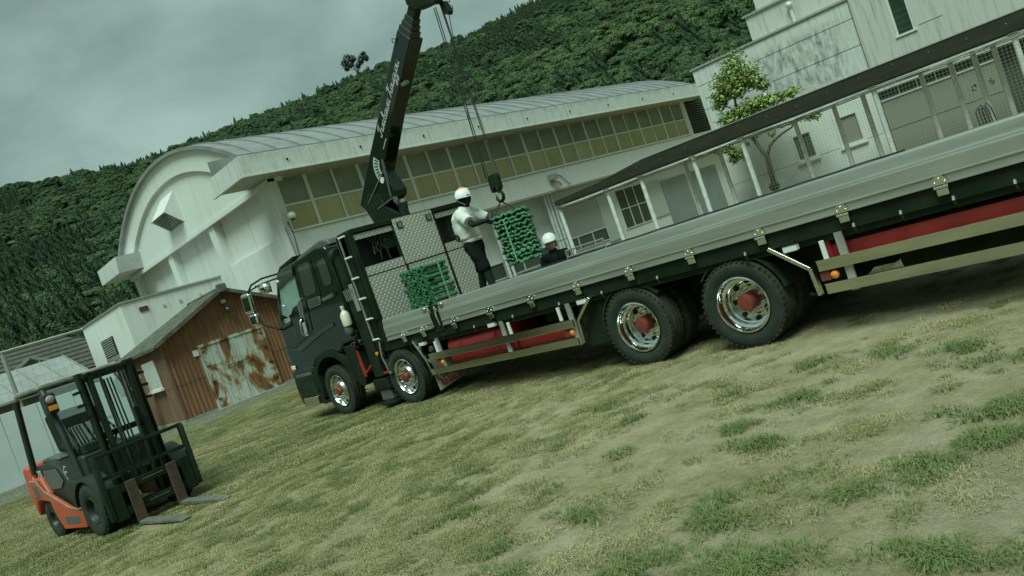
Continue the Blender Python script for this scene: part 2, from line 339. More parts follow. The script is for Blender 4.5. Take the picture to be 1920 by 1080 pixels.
def groundmat():
    m = bpy.data.materials.new('dry_field'); m.use_nodes = True; t = m.node_tree; b = t.nodes['Principled BSDF']; lk = t.links.new
    b.inputs['Roughness'].default_value = .95; b.inputs['Specular IOR Level'].default_value = .15
    g = N(t, 'ShaderNodeTexCoord').outputs['Object']
    def noise(sc, det=6, rough=.6):
        n = N(t, 'ShaderNodeTexNoise'); n.inputs['Scale'].default_value = sc; n.inputs['Detail'].default_value = det; n.inputs['Roughness'].default_value = rough; lk(g, n.inputs[0]); return n.outputs['Fac']
    def ramp(v, p0, p1, c0, c1):
        r = N(t, 'ShaderNodeValToRGB'); r.color_ramp.elements[0].position = p0; r.color_ramp.elements[1].position = p1
        r.color_ramp.elements[0].color = (*c0, 1); r.color_ramp.elements[1].color = (*c1, 1); lk(v, r.inputs[0]); return r.outputs[0]
    sand = ramp(noise(3.2, 9, .75), .34, .66, (.32,.265,.17), (.54,.455,.315))
    thatch = ramp(noise(5.5, 8, .8), .36, .64, (.16,.15,.06), (.42,.355,.195))
    fac = ramp(noise(.9, 8, .72), .40, .60, (1,1,1), (0,0,0))
    sep = N(t, 'ShaderNodeSeparateXYZ'); lk(g, sep.inputs[0])
    k = N(t, 'ShaderNodeMath', operation='MULTIPLY_ADD'); lk(sep.outputs['X'], k.inputs[0]); k.inputs[1].default_value = -.085; k.inputs[2].default_value = .42   # more bare sand towards the rear of the lorry
    k2 = N(t, 'ShaderNodeMath', operation='MAXIMUM'); lk(k.outputs[0], k2.inputs[0]); k2.inputs[1].default_value = .0; 
    ad = N(t, 'ShaderNodeMath', operation='ADD'); ad.use_clamp = True
    bw = N(t, 'ShaderNodeMath', operation='MULTIPLY'); lk(fac, bw.inputs[0]); bw.inputs[1].default_value = .75
    lk(bw.outputs[0], ad.inputs[0]); lk(k2.outputs[0], ad.inputs[1])
    mix = N(t, 'ShaderNodeMix', data_type='RGBA'); lk(ad.outputs[0], mix.inputs[0]); lk(sand, mix.inputs[6]); lk(thatch, mix.inputs[7])
    grit = ramp(noise(120, 3, .6), .35, .7, (.72,.72,.72), (1.15,1.15,1.15))
    mu = N(t, 'ShaderNodeMix', data_type='RGBA', blend_type='MULTIPLY'); mu.inputs[0].default_value = 1; lk(mix.outputs[2], mu.inputs[6]); lk(grit, mu.inputs[7])
    lk(mu.outputs[2], b.inputs['Base Color'])
    bu = N(t, 'ShaderNodeBump'); bu.inputs['Strength'].default_value = 1.0; bu.inputs['Distance'].default_value = .035; lk(noise(22, 8, .75), bu.inputs['Height']); lk(bu.outputs[0], b.inputs['Normal'])
    return m
me.materials.append(groundmat()); go = bpy.data.objects.new('ground', me); COL.objects.link(go); tag(go, kind='structure')
# gravel drive along the shed and hoarding
mb = MB(); ys = np.linspace(-40, 30, 90); vs = []
for i, y in enumerate(ys):
    a = -15.4+.9*float(fbm(y*.35, 3.1, 3, 2)-.5); b = -21.0
    vs += [(b, y, .012), (a, y, .012)]
mb.add(vs, [(2*i, 2*i+1, 2*i+3, 2*i+2) for i in range(len(ys)-1)])
M['gravel'] = mat('grey_gravel', (.085,.088,.070), .95, 0, (.17,.165,.135), 14, bump=.6, bscale=60)
tag(mb.build('gravel_path', M['gravel']), kind='structure')

# ---- wooded hill (ring; unseen stretch behind the camera added to darken reflections)
def hill_z(x, y):
    x = np.asarray(x, float); y = np.asarray(y, float); r = np.hypot(x-6.96, y+6.26); az = np.degrees(np.arctan2(x-6.96, y+6.26))
    top = np.interp(az, [-180, -150, -80, -68, -60, -50, -38, 0, 60, 180], [110, 104, 106, 109.5, 114, 119, 123.5, 123, 112, 110])+8*(fbm(az*.10, az*0+2.0, 4, 3)-.5)
    t = np.clip((r-66)/(430-66), 0, 1.0); s = t**1.12
    z = top*s+(fbm(x*.012, y*.012, 3, 8)-.5)*26*np.clip((r-90)/120, 0, 1)*np.clip((440-r)/160, .25, 1)
    return np.where(r > 430, z-(r-430)*.5, z)-.6
rr = np.concatenate([np.linspace(62, 430, 60), np.linspace(440, 640, 8)]); aa = np.radians(np.linspace(-180, 180, 280))
RA, AA = np.meshgrid(rr, aa); HX = 6.96+RA*np.sin(AA); HY = -6.26+RA*np.cos(AA); HZ = hill_z(HX, HY)
n0, n1_ = len(aa), len(rr); ii = (np.arange(n0-1)[:, None]*n1_+np.arange(n1_-1)[None, :]).reshape(-1)
me = bpy.data.meshes.new('hill'); me.from_pydata(np.stack([HX, HY, HZ], -1).reshape(-1, 3).tolist(), [], np.stack([ii, ii+1, ii+n1_+1, ii+n1_], -1).tolist())
me.polygons.foreach_set('use_smooth', [True]*len(me.polygons))
me.materials.append(mat('forest_floor', (.045,.075,.032), .95, 0, (.065,.10,.042), .3)); ho = bpy.data.objects.new('hill', me); COL.objects.link(ho); tag(ho, kind='structure')

# ---- stuff built from prototypes placed on points (one object each)
def leafmat(name, c1, c2, c3):
    m = bpy.data.materials.new(name); m.use_nodes = True; t = m.node_tree; b = t.nodes['Principled BSDF']; lk = t.links.new
    b.inputs['Roughness'].default_value = .65; b.inputs['Specular IOR Level'].default_value = .25
    at = N(t, 'ShaderNodeAttribute', attribute_type='INSTANCER', attribute_name='tint')
    r = N(t, 'ShaderNodeValToRGB'); r.color_ramp.elements.new(.5)
    for e_, c, p in zip(r.color_ramp.elements, (c1, c2, c3), (0, .5, 1)): e_.color = (*c, 1); e_.position = p
    lk(at.outputs['Fac'], r.inputs[0])
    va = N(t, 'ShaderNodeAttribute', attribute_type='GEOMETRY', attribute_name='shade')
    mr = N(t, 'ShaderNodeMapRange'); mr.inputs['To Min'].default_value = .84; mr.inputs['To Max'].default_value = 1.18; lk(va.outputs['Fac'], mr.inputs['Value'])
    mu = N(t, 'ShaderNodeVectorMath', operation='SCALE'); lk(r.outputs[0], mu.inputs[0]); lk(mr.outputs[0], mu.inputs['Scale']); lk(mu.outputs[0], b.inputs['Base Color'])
    return m
def leaf_quads(pos, nrm, size, rng, jit=.6, asp=.6):
    n = len(pos); d = nrm+rng.normal(0, jit, (n, 3)); d /= np.linalg.norm(d, axis=1)[:, None]
    a = np.cross(d, rng.normal(0, 1, (n, 3))); a /= np.linalg.norm(a, axis=1)[:, None]; b = np.cross(d, a)
    s = size*rng.uniform(.6, 1.3, n)[:, None]
    P = np.stack([pos-a*s, pos+b*s*asp, pos+a*s, pos-b*s*asp], 1).reshape(-1, 3)
    F = (np.arange(n)[:, None]*4+np.arange(4)[None]).tolist()
    return P, F
def broad_proto(rng, r=3.6, h=3.6, clumps=40, per=190, ls=.135):
    P = []; NN = []; SH = []
    for c in range(clumps):
        u = rng.normal(0, 1, 3); u /= np.linalg.norm(u); u[2] = abs(u[2])*1.0-.25
        c0 = np.array([u[0]*r*.78, u[1]*r*.78, h*(.95+.72*u[2])]); cr = rng.uniform(.6, 1.3)*r*.26
        q = rng.normal(0, 1, (per, 3)); q /= np.linalg.norm(q, axis=1)[:, None]; q[:, 2] = np.abs(q[:, 2])*.9-.2
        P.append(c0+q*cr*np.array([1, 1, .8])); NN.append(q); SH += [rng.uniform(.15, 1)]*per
    P = np.concatenate(P); NN = np.concatenate(NN); v, f = leaf_quads(P, NN, ls, rng, .33, .75)
    # inner mass so that the crown is not see-through
    mb = MB(); mb.sphere((0, 0, h*.9), r*.58, 9, 6, (1, 1, .8)); k = len(v)
    v = np.concatenate([v, np.array(mb.v)]); f = f+[tuple(i+k for i in q) for q in mb.f]
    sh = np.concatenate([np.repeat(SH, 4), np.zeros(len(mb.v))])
    return v, f, sh
def conifer_proto(rng, r=2.3, h=10., n=3600, ls=.15):
    t = rng.uniform(0, 1, n)**.8; ang = rng.uniform(0, 6.283, n); lob = .75+.35*np.sin(ang*3+t*26); rad = r*(1-t)**.85*lob*rng.uniform(.75, 1.05, n)
    P = np.stack([rad*np.cos(ang), rad*np.sin(ang), .8+t*h], -1); NN = np.stack([np.cos(ang), np.sin(ang), np.full(n, .55)], -1)
    v, f = leaf_quads(P, NN, ls, rng, .4, .5); mb = MB(); mb.lathe([(r*.5, .6), (r*.32, h*.45), (.05, h*.97)], (0, 0, 0), (0, 0, 1), 7, True); k = len(v)
    v = np.concatenate([v, np.array(mb.v)]); f = f+[tuple(i+k for i in q) for q in mb.f]
    return v, f, np.concatenate([np.repeat(rng.uniform(.1, 1, n), 4), np.zeros(len(mb.v))])
def stuff(name, protos, pts, label, cat):
    """protos: [(verts, faces, shade, material)], pts: dict pos,pick,scl,rot,tint"""
    allv = []; allf = []; pr = []; sh = []; mi = []; k = 0
    for i, (v, f, s_, m_) in enumerate(protos):
        allv.append(v); allf += [tuple(a+k for a in q) for q in f]; pr += [i]*len(v); sh.append(s_); mi += [i]*len(f); k += len(v)
    n = len(pts['pos']); allv.append(pts['pos']); pr += [-1]*n; sh.append(np.zeros(n)); tot = k+n
    me = bpy.data.meshes.new(name); me.from_pydata(np.concatenate(allv).tolist(), [], allf)
    for p in protos: me.materials.append(p[3])
    me.polygons.foreach_set('material_index', mi)
    def attr(nm, ty, data):
        a = me.attributes.new(nm, ty, 'POINT'); a.data.foreach_set('vector' if ty == 'FLOAT_VECTOR' else 'value', np.asarray(data).reshape(-1)); return a
    z = np.zeros(k)
    attr('proto', 'INT', np.array(pr, np.int32)); attr('shade', 'FLOAT', np.concatenate(sh).astype(np.float32))
    attr('pick', 'INT', np.concatenate([z-1, pts['pick']]).astype(np.int32)); attr('scl', 'FLOAT', np.concatenate([z, pts['scl']]).astype(np.float32)); attr('tint', 'FLOAT', np.concatenate([z, pts['tint']]).astype(np.float32))
    attr('rot', 'FLOAT_VECTOR', np.concatenate([np.zeros((k, 3)), pts['rot']]).astype(np.float32))
    o = bpy.data.objects.new(name, me); COL.objects.link(o); tag(o, label, cat, None, 'stuff')
    g = bpy.data.node_groups.new(name+'_scatter', 'GeometryNodeTree'); g.interface.new_socket('Geometry', in_out='INPUT', socket_type='NodeSocketGeometry'); g.interface.new_socket('Geometry', in_out='OUTPUT', socket_type='NodeSocketGeometry')
    gi = N(g, 'NodeGroupInput'); gq = N(g, 'NodeGroupOutput'); jn = N(g, 'GeometryNodeJoinGeometry'); lk = g.links.new
    def na(nm, ty): q = N(g, 'GeometryNodeInputNamedAttribute', data_type=ty); q.inputs['Name'].default_value = nm; return q.outputs['Attribute']
    for i in range(len(protos)):
        def sel(nm, val):
            c = N(g, 'FunctionNodeCompare', data_type='INT', operation='EQUAL'); lk(na(nm, 'INT'), c.inputs[2]); c.inputs[3].default_value = val
            s_ = N(g, 'GeometryNodeSeparateGeometry', domain='POINT'); lk(gi.outputs[0], s_.inputs[0]); lk(c.outputs[0], s_.inputs[1]); return s_.outputs[0]
        ip = N(g, 'GeometryNodeInstanceOnPoints'); lk(sel('pick', i), ip.inputs['Points']); lk(sel('proto', i), ip.inputs['Instance'])
        er = N(g, 'FunctionNodeEulerToRotation'); lk(na('rot', 'FLOAT_VECTOR'), er.inputs[0]); lk(er.outputs[0], ip.inputs['Rotation']); lk(na('scl', 'FLOAT'), ip.inputs['Scale'])
        lk(ip.outputs[0], jn.inputs[0])
    lk(jn.outputs[0], gq.inputs[0])
    md = o.modifiers.new('scatter', 'NODES'); md.node_group = g
    return o
rng = np.random.default_rng(3)
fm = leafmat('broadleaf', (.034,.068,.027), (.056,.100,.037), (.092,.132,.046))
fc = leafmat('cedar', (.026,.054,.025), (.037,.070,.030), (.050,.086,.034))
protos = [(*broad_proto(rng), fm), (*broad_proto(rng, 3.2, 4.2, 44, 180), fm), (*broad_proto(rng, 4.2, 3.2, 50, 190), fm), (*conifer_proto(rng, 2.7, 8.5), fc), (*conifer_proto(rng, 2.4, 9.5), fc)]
n = 25000
az = np.radians(rng.uniform(-98, 2, n)); r = np.sqrt(rng.uniform(69**2, 455**2, n)); x = 6.96+r*np.sin(az); y = -6.26+r*np.cos(az)
# keep clear of the gymnasium and the school
keep = ~((x > -42) & (x < 20) & (y > 2) & (y < 52)); x, y, r, az = x[keep], y[keep], r[keep], az[keep]; n = len(x)
zone = fbm(x*.010+3, y*.010+1, 3, 21); deg = np.degrees(az)
con = (zone+.16*np.clip((r-170)/200, 0, 1)-.20*np.clip((deg+42)/20, 0, 1)+rng.normal(0, .05, n)) > .55
pick = np.where(con, rng.integers(3, 5, n), rng.integers(0, 3, n))
tint = np.clip(rng.normal(.38, .26, n)+(fbm(x*.02, y*.02, 3, 31)-.5)*.9+.16*np.clip((deg+56)/14, 0, 1)*np.clip((r-150)/150, 0, 1)+.24*np.clip((deg+46)/14, 0, 1)*(fbm(x*.015, y*.015, 2, 41) > .42), 0, 1)
scl = np.where(con, rng.uniform(.6, .95, n), rng.uniform(.45, 1.1, n)*np.where(rng.uniform(0, 1, n) < .08, 1.35, 1))
pts = dict(pos=np.stack([x, y, hill_z(x, y)-.4], -1), pick=pick, scl=scl, tint=tint, rot=np.stack([rng.normal(0, .06, n), rng.normal(0, .06, n), rng.uniform(0, 6.28, n)], -1))
stuff('forest', protos, pts, 'dense green wood covering the hillside behind the buildings', 'forest')

# ---- grass
def tuft_proto(rng, n, rad, h0, h1, w, flop):
    vs = []; fs = []; sh = []
    for i in range(n):
        a = rng.uniform(0, 6.283); q = rad*math.sqrt(rng.uniform(0, 1)); bx, by = q*math.cos(a), q*math.sin(a); d = rng.uniform(0, 6.283) if rng.uniform() < .4 else a+rng.normal(0, .5)
        h = rng.uniform(h0, h1); f = flop*rng.uniform(.5, 1.3); dx, dy = math.cos(d), math.sin(d); px, py = -dy*w/2, dx*w/2; k = len(vs)
        m1 = (bx+dx*h*f*.35, by+dy*h*f*.35, h*(.62-.12*f)); tp = (bx+dx*h*f, by+dy*h*f, h*max(1-.6*f, .12))
        vs += [(bx-px, by-py, -.01), (bx+px, by+py, -.01), (m1[0]+px*.8, m1[1]+py*.8, m1[2]), (m1[0]-px*.8, m1[1]-py*.8, m1[2]), tp]
        fs += [(k, k+1, k+2, k+3), (k+3, k+2, k+4)]; sh += [rng.uniform(.1, 1)]*5
    return np.array(vs), fs, np.array(sh)
gm = leafmat('grass_dry', (.39,.33,.185), (.255,.235,.105), (.125,.148,.055)); gg = leafmat('grass_green', (.22,.215,.09), (.15,.175,.064), (.095,.145,.046))
gprot = [(*tuft_proto(rng, 60, .10, .010, .032, .0045, 1.0), gm), (*tuft_proto(rng, 46, .085, .010, .038, .0045, 1.2), gm), (*tuft_proto(rng, 58, .09, .025, .085, .0055, 1.5), gg), (*tuft_proto(rng, 26, .06, .03, .085, .005, 1.5), gg), (*tuft_proto(rng, 90, .24, .012, .045, .009, 1.0), gm)]
pos = []; pk = []; sc = []; tn = []
def addp(x, y, p, s, t): pos.append((x, y, float(ground_h(x, y)))); pk.append(p); sc.append(s); tn.append(t)
cx, cy = CAM.x, CAM.y
xs = rng.uniform(-20.4, 8, 130000); yy = rng.uniform(-6.2, 12, 130000)
d = np.hypot(xs-cx, yy-cy); a = np.degrees(np.arctan2(xs-cx, yy-cy))
dens = fbm(xs*.8, yy*.8, 4, 51)+.055*np.clip(2.5-xs, -6, 9)*.5; fine_ = fbm(xs*4.2, yy*4.2, 3, 57); hue = fbm(xs*5.5, yy*5.5, 2, 63); bigt = fbm(xs*.35, yy*.35, 3, 61)
cnt = 0
for i in range(130000):
    if a[i] < -97 or a[i] > 4 or (xs[i] < -15.2 and rng.uniform() < .75): continue
    sandy = dens[i]*.42+fine_[i]*.58
    if sandy < .488+rng.normal(0, .03)+.022*min(max(xs[i]-.5, 0), 5): continue
    t = np.clip(.22+.8*(bigt[i]-.3)+2.0*(hue[i]-.5)+rng.normal(0, .10)+(.15 if xs[i] < -3 else 0), 0, 1)
    if d[i] < 10:
        if rng.uniform() < .9: addp(xs[i], yy[i], int(rng.integers(0, 2)), rng.uniform(.7, 1.2), t)
    elif rng.uniform() < .5: addp(xs[i], yy[i], 4, rng.uniform(.7, 1.1), t)
# separate greener clumps on the bare sand
def clump(x, y, r, n, g=.62, s=1.0):
    n = max(int(n*.95), 1)
    for k in range(n):
        b = rng.uniform(0, 6.283); q = r*(.75+.55*math.sin(2*b+x*9)+.35*math.sin(3*b+y*7))*rng.uniform()**.6; addp(x+q*math.cos(b), y+q*.8*math.sin(b), 2 if rng.uniform() < .7 else 3, s*rng.uniform(.6, 1.1), float(np.clip(g+rng.normal(0, .18), 0, 1)))
CL = [(5.05,-3.72,.24,26),(4.62,-3.28,.19,18),(3.72,-3.3,.15,10),(5.75,-3.55,.22,22),(4.32,-1.55,.22,14),(4.08,-2.05,.15,9),(4.35,-2.38,.18,12),(5.22,-3.05,.16,12),(5.5,-2.75,.22,16),(5.65,-2.1,.26,16),(5.72,-2.45,.16,10),(4.45,-3.85,.13,12),(4.55,-3.68,.1,7),(3.75,-3.95,.12,7),(4.85,-4.1,.2,20),(5.2,-4.0,.2,16),(5.85,-4.0,.2,14),
      (4.05,-.8,.2,9),(4.6,-.75,.22,10),(5.15,-.9,.2,9),(5.6,-1.2,.22,11),(5.9,-1.6,.2,9),(3.4,-3.75,.1,6),(2.6,-3.3,.13,6),(1.9,-2.6,.15,6),(3.3,-2.4,.12,6),(2.9,-1.7,.12,5),(1.2,-3.3,.12,5),(.4,-2.4,.16,6),(-.4,-3.2,.14,5),(3.6,-1.3,.14,6),(1.5,-4.2,.14,7),(.2,-4.3,.12,6),(2.2,-1.2,.14,5),(6.3,-3.4,.2,12),(6.2,-2.6,.24,14),(6.6,-1.9,.26,12)]
for c in CL:
    clump(*c); clump(c[0], c[1], c[2]*2.0, int(c[3]*.7), .45, .6)
for k in range(330):
    x, y = rng.uniform(-6, 7), rng.uniform(-5.2, 2.5)
    if fbm(x*.5, y*.5, 3, 71) > .5 or x > 3: clump(x, y, rng.uniform(.03, .09), int(rng.integers(1, 4)), .55, rng.uniform(.5, .85))
n = len(pos)
stuff('grass', gprot, dict(pos=np.array(pos), pick=np.array(pk), scl=np.array(sc), tint=np.array(tn), rot=np.stack([np.zeros(n), np.zeros(n), rng.uniform(0, 6.28, n)], -1)), 'patchy dry and green grass growing on the sandy field', 'grass')

# ================================================================== gymnasium
gym = thing('gymnasium', 'long white gymnasium with grey barrel roof and a band of high windows', 'gymnasium', (-29, 8.65, 0), world=True)
def arc(x, off=0):                                       # barrel outline
    c = -29.15; hw = 8.75+off*.9; top = 11.12+off; rise = 2.75; Rr = (hw*hw+rise*rise)/(2*rise)
    return top-Rr+math.sqrt(max(Rr*Rr-(x-c)**2, 0))
xs_ = np.linspace(-37.85, -20.0, 41)
MB().prism([(-37.85, 7.45)]+[(x, arc(x, -.05)) for x in xs_]+[(-20.0, 7.45)], (0, 8.65, 0), (1,0,0), (0,0,1), (0,.7,0)).build('gable_wall', M['gym'], gym)
b = MB(); po = [(x, arc(x, .02)) for x in np.linspace(-37.9, -20.4, 49)]; pi = [(x, arc(x, -.85)) for x in np.linspace(-36.9, -21.4, 49)]
b.prism(po+pi[::-1], (0, 8.5, 0), (1,0,0), (0,0,1), (0,.15,0)).build('arch_band', M['gym'], gym)
b = MB(); po = [(x, arc(x, .16)) for x in np.linspace(-38.0, -20.3, 49)]; pi = [(x, arc(x, .02)) for x in np.linspace(-37.9, -20.4, 49)]
b.prism(po+pi[::-1], (0, 8.3, 0), (1,0,0), (0,0,1), (0,34,0)).build('barrel_roof', M['roof'], gym, smooth=40)
rib = MB(); po = [(x, arc(x, .215)) for x in np.linspace(-38.0, -20.3, 33)]; pi = [(x, arc(x, .15)) for x in np.linspace(-38.0, -20.3, 33)]
rib.prism(po+pi[::-1], (0, 0, 0), (1,0,0), (0,0,1), (0,.09,0)); r0 = rib.build('roof_rib', M['roof'], gym, loc=(0, 8.9, 0))
for k in range(1, 31): clone(r0, gym, (0, 8.9+k*1.09, 0))
# gable below the ledge: recessed bays between tapering piers
MB().box(-37.6, -20.45, 9.05, 9.35, 0, 7.45).build('lower_gable_wall', M['gym'], gym)
for px0 in (-37.6, -32.0, -26.5, -21.0):
    wd = .62 if px0 > -37 else .5
    MB().prism([(9.05, 0), (8.9, 0), (8.67, 7.0), (8.67, 7.45), (9.05, 7.45)], (px0, 0, 0), (0,1,0), (0,0,1), (wd, 0, 0)).build('pier', M['gym'], gym)
MB().box(-37.7, -20.02, 8.55, 8.65, 7.32, 7.5).build('ledge', M['gym'], gym)
MB().box(-25.9, -21.0, 8.82, 9.05, 0, 5.35).build('dado', M['gym'], gym)
for x in (-23.4, -29.2, -34.6): MB().box(x, x+.02, 9.045, 9.05, .1, 7.3).build('wall_joint', M['soffit'], gym)
# wedge-shaped vent hood
h0, h1 = -30.35, -28.4; b = MB()
for x in (h0, h1-.08): b.prism([(8.65, 8.2), (7.87, 8.85), (8.65, 9.8)], (x, 0, 0), (0,1,0), (0,0,1), (.08, 0, 0))
b.add([(h0,7.87,8.85),(h1,7.87,8.85),(h1,8.65,9.8),(h0,8.65,9.8),(h0,7.95,8.85),(h1,7.95,8.85),(h1,8.65,9.7),(h0,8.65,9.7)], [(0,1,2,3),(7,6,5,4),(0,4,5,1)])
b.build('vent_hood', M['gym'], gym)
g = MB()
for k in range(7):
    t = k/7+.07; g.bar((h0+.1, 8.62-.62*t, 8.25+.53*t), (h1-.1, 8.62-.62*t, 8.25+.53*t), .05, .012)
g.build('vent_louvre', M['darkgrey'], gym)
MB().box(h0, h1, 8.585, 8.648, 7.5, 8.2).build('vent_apron', M['gym'], gym)
# eaves: panels of the deep fascia, their return round the corner, soffit and gutter top
fas = MB().box(-18.92, -18.8, 0, 3.0, 7.57, 8.32)
f0 = fas.build('fascia_panel', M['fascia'], gym, bevel=.012, loc=(0, 7.2, 0))
for k in range(1, 11): clone(f0, gym, (0, 7.2+k*3.02, 0))
MB().prism([(-18.92, 8.32), (-18.92, 7.57), (-21.8, 7.57), (-21.45, 8.32)], (0, 7.2, 0), (1,0,0), (0,0,1), (0,.12,0)).build('fascia_return', M['fascia'], gym)
MB().prism([(-18.84, 8.32), (-18.84, 8.38), (-21.2, 8.9), (-21.2, 8.32)], (0, 7.2, 0), (1,0,0), (0,0,1), (0,33.2,0)).build('gutter_top', M['roof'], gym)
MB().box(-21.4, -18.86, 7.22, 40.3, 7.60, 7.66).build('soffit', M['soffit'], gym)
MB().box(-18.86, -18.76, 7.16, 40.4, 7.52, 7.568).build('drip_edge', M['frame'], gym)
b = MB(); b.prism([(-38.75, 8.45), (-38.75, 7.62), (-35.45, 7.62), (-35.2, 8.45)], (0, 7.4, 0), (1,0,0), (0,0,1), (0,1.3,0)).build('eave_box', M['fascia'], gym)
MB().box(-38.75, -38.6, 8.7, 41, 7.62, 8.45).build('fascia_far', M['fascia'], gym)
for k in range(9): MB().lathe([(.045, 0), (.045, .03)], (-18.79, 9.1+3.4*k, 7.92), (1,0,0), 8, True).build('scupper', M['dark'], gym)
# long wall: window band over a jettied wall, ground floor set back
MB().box(-20.4, -20.0, 8.66, 9.0, 4.22, 7.6).build('corner_pillar', M['gym'], gym, bevel=.02)
MB().box(-20.4, -20.03, 38.78, 39.2, 4.22, 7.6).build('end_pillar', M['gym'], gym)
MB().box(-20.36, -20.12, 9.0, 38.8, 7.52, 7.6).build('window_head', M['soffit'], gym)
pn = MB().box(-20.36, -20.0, 0, 3.28, 4.22, 5.34).build('wall_panel', M['gym'], gym, bevel=.01, loc=(0, 9.0, 0))
for k in range(1, 10): clone(pn, gym, (0, 9.0+k*3.3, 0))
MB().box(-20.2, -19.94, 9.0, 38.85, 5.35, 5.43).build('window_sill', M['frame'], gym)
NC = 23; Y0, Y1 = 9.03, 38.76; dy = (Y1-Y0)/NC
for k in range(NC+1):
    wd = .075 if k % 2 else .045
    MB().box(-20.14, -20.04, Y0+k*dy-wd, Y0+k*dy+wd, 5.43, 7.52).build('mullion', M['frame'], gym)
MB().box(-20.13, -20.05, Y0, Y1, 6.40, 6.48).build('transom', M['frame'], gym)
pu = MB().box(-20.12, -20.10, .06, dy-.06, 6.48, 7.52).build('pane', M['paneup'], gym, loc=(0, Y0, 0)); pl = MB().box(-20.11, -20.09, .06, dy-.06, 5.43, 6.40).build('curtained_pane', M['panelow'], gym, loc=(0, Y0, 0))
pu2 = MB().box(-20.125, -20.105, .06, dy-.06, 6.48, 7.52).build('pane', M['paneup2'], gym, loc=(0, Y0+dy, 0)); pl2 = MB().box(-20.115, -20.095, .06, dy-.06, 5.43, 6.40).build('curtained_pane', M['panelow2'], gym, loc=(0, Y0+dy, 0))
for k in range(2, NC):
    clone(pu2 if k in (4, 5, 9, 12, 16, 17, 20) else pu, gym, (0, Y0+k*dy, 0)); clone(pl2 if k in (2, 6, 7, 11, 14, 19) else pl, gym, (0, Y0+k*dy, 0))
b = MB(); b.box(-20.4, -20.2, 39.3, 41.6, 5.3, 7.6).build('end_opening', M['dark'], gym)
for k in range(14): MB().bar((-20.18, 39.35, 5.4+k*.155), (-20.18, 41.5, 5.4+k*.155), .03, .06).build('louvre_slat', M['tileroof'], gym)
MB().box(-21.3, -20.02, 8.7, 56, 4.15, 4.215).build('jetty_soffit', M['soffit'], gym)
MB().box(-21.3, -21.0, 9.4, 56, 0, 4.15).build('ground_floor_wall', M['gym'], gym)
def window(parent, pos, y0, y1, z0, z1, nx, nz, pm, name='ground_window', x=-21.0):
    wn = MB(); t = .05
    wn.box(x, x+.06, y0, y1, z0, z0+t); wn.box(x, x+.06, y0, y1, z1-t, z1)
    for k in range(nx+1): yy = y0+(y1-y0-t)*k/nx; wn.box(x, x+.055, yy, yy+t, z0+t, z1-t)
    for k in range(1, nz): zz = z0+(z1-z0)*k/nz; wn.box(x, x+.05, y0+t, y1-t, zz-t/2, zz+t/2)
    o = wn.build(name, M['frame'], parent)
    for i in range(nx):
        for k in range(nz): MB().box(x+.004, x+.012, y0+(y1-y0)*i/nx+t*.6, y0+(y1-y0)*(i+1)/nx-t*.1, z0+(z1-z0)*k/nz+t*.5, z0+(z1-z0)*(k+1)/nz-t*.5).build('pane', pm, o)
    return o
window(gym, None, 30.3, 33.1, .95, 3.35, 3, 2, M['panedark'])
window(gym, None, 24.6, 28.5, .75, 1.52, 3, 1, M['panedark'])
window(gym, None, 18.6, 24.0, .75, 1.58, 4, 1, M['panedark'])
bl = MB()
for k in range(26): bl.bar((-20.95, 24.7, 1.58+k*.075), (-20.95, 28.4, 1.58+k*.075), .012, .055, (.3,0,1))
bl.build('blind', M['blind'], gym)
MB().box(-20.99, -20.93, 28.45, 29.9, .6, 3.6).build('perforated_panel', M['blind'], gym)
MB().box(-21.0, -20.94, 35.1, 38.1, 0, 3.1).build('grey_door', M['greydoor'], gym); MB().box(-21.0, -20.94, 38.5, 42.0, 0, 3.1).build('grey_door', M['greydoor'], gym)
MB().box(-21.0, -20.92, 33.4, 35.0, 1.0, 3.2).build('louvred_panel', M['blind'], gym)
for y in (19.75, 20.05, 23.9, 24.15, 24.45):
    d = MB(); d.tube((-20.55, y, 0), (-20.55, y, 4.15), .085, n=12); o = d.build('downpipe', M['post'], gym, smooth=60)
    MB().lathe([(.1, 0), (.1, .05)], (-20.55, y, 1.6), (0,0,1), 12, True).build('pipe_clip', M['galv'], o)
# ================================================================== things fixed to the gymnasium
t = thing('wall_camera', 'white dome camera with dangling cable on the gymnasium corner', 'camera', (-19.9, 8.95, 5.9), world=True)
MB().tube((-19.99, 8.95, 6.05), (-19.72, 8.95, 6.05), .05, n=10).build('bracket', M['whiteplastic'], t, smooth=50)
MB().sphere((-19.62, 8.95, 5.93), .17, 16, 10, (1,1,.9)).build('housing', M['whiteplastic'], t, smooth=60)
MB().sphere((-19.62, 8.95, 5.83), .11, 14, 8).build('dome', M['smoke'], t, smooth=60)
MB().pipe([(-19.97, 8.9, 5.8), (-19.9, 8.92, 5.2), (-19.96, 8.88, 4.6), (-19.92, 8.9, 3.9), (-19.95, 8.93, 2.9)], .018, 6).build('cable', M['rope'], t)
MB().pipe([(-19.97, 8.72, 5.6), (-19.93, 8.74, 4.7), (-19.95, 8.8, 3.6), (-19.95, 8.85, 2.9)], .014, 6).build('cable', M['rope'], t)
t = thing('floodlight', 'small grey floodlight and bent conduits on the gymnasium wall above the walkway', 'light', (-19.9, 24.2, 4.85), world=True)
MB().box(-19.9, -19.62, 24.0, 24.45, 4.75, 5.05).build('lamp_head', M['galv'], t, bevel=.03); MB().box(-19.97, -19.9, 24.15, 24.3, 4.5, 4.8).build('bracket', M['galv'], t)
MB().pipe([(-19.95, 24.35, 4.7), (-19.95, 24.7, 4.62), (-19.95, 24.95, 4.4)], .02, 6).build('conduit', M['rope'], t); MB().pipe([(-19.95, 24.8, 4.95), (-19.93, 25.0, 4.9), (-19.93, 25.35, 4.5), (-19.93, 25.6, 4.3)], .02, 6).build('conduit', M['rope'], t)
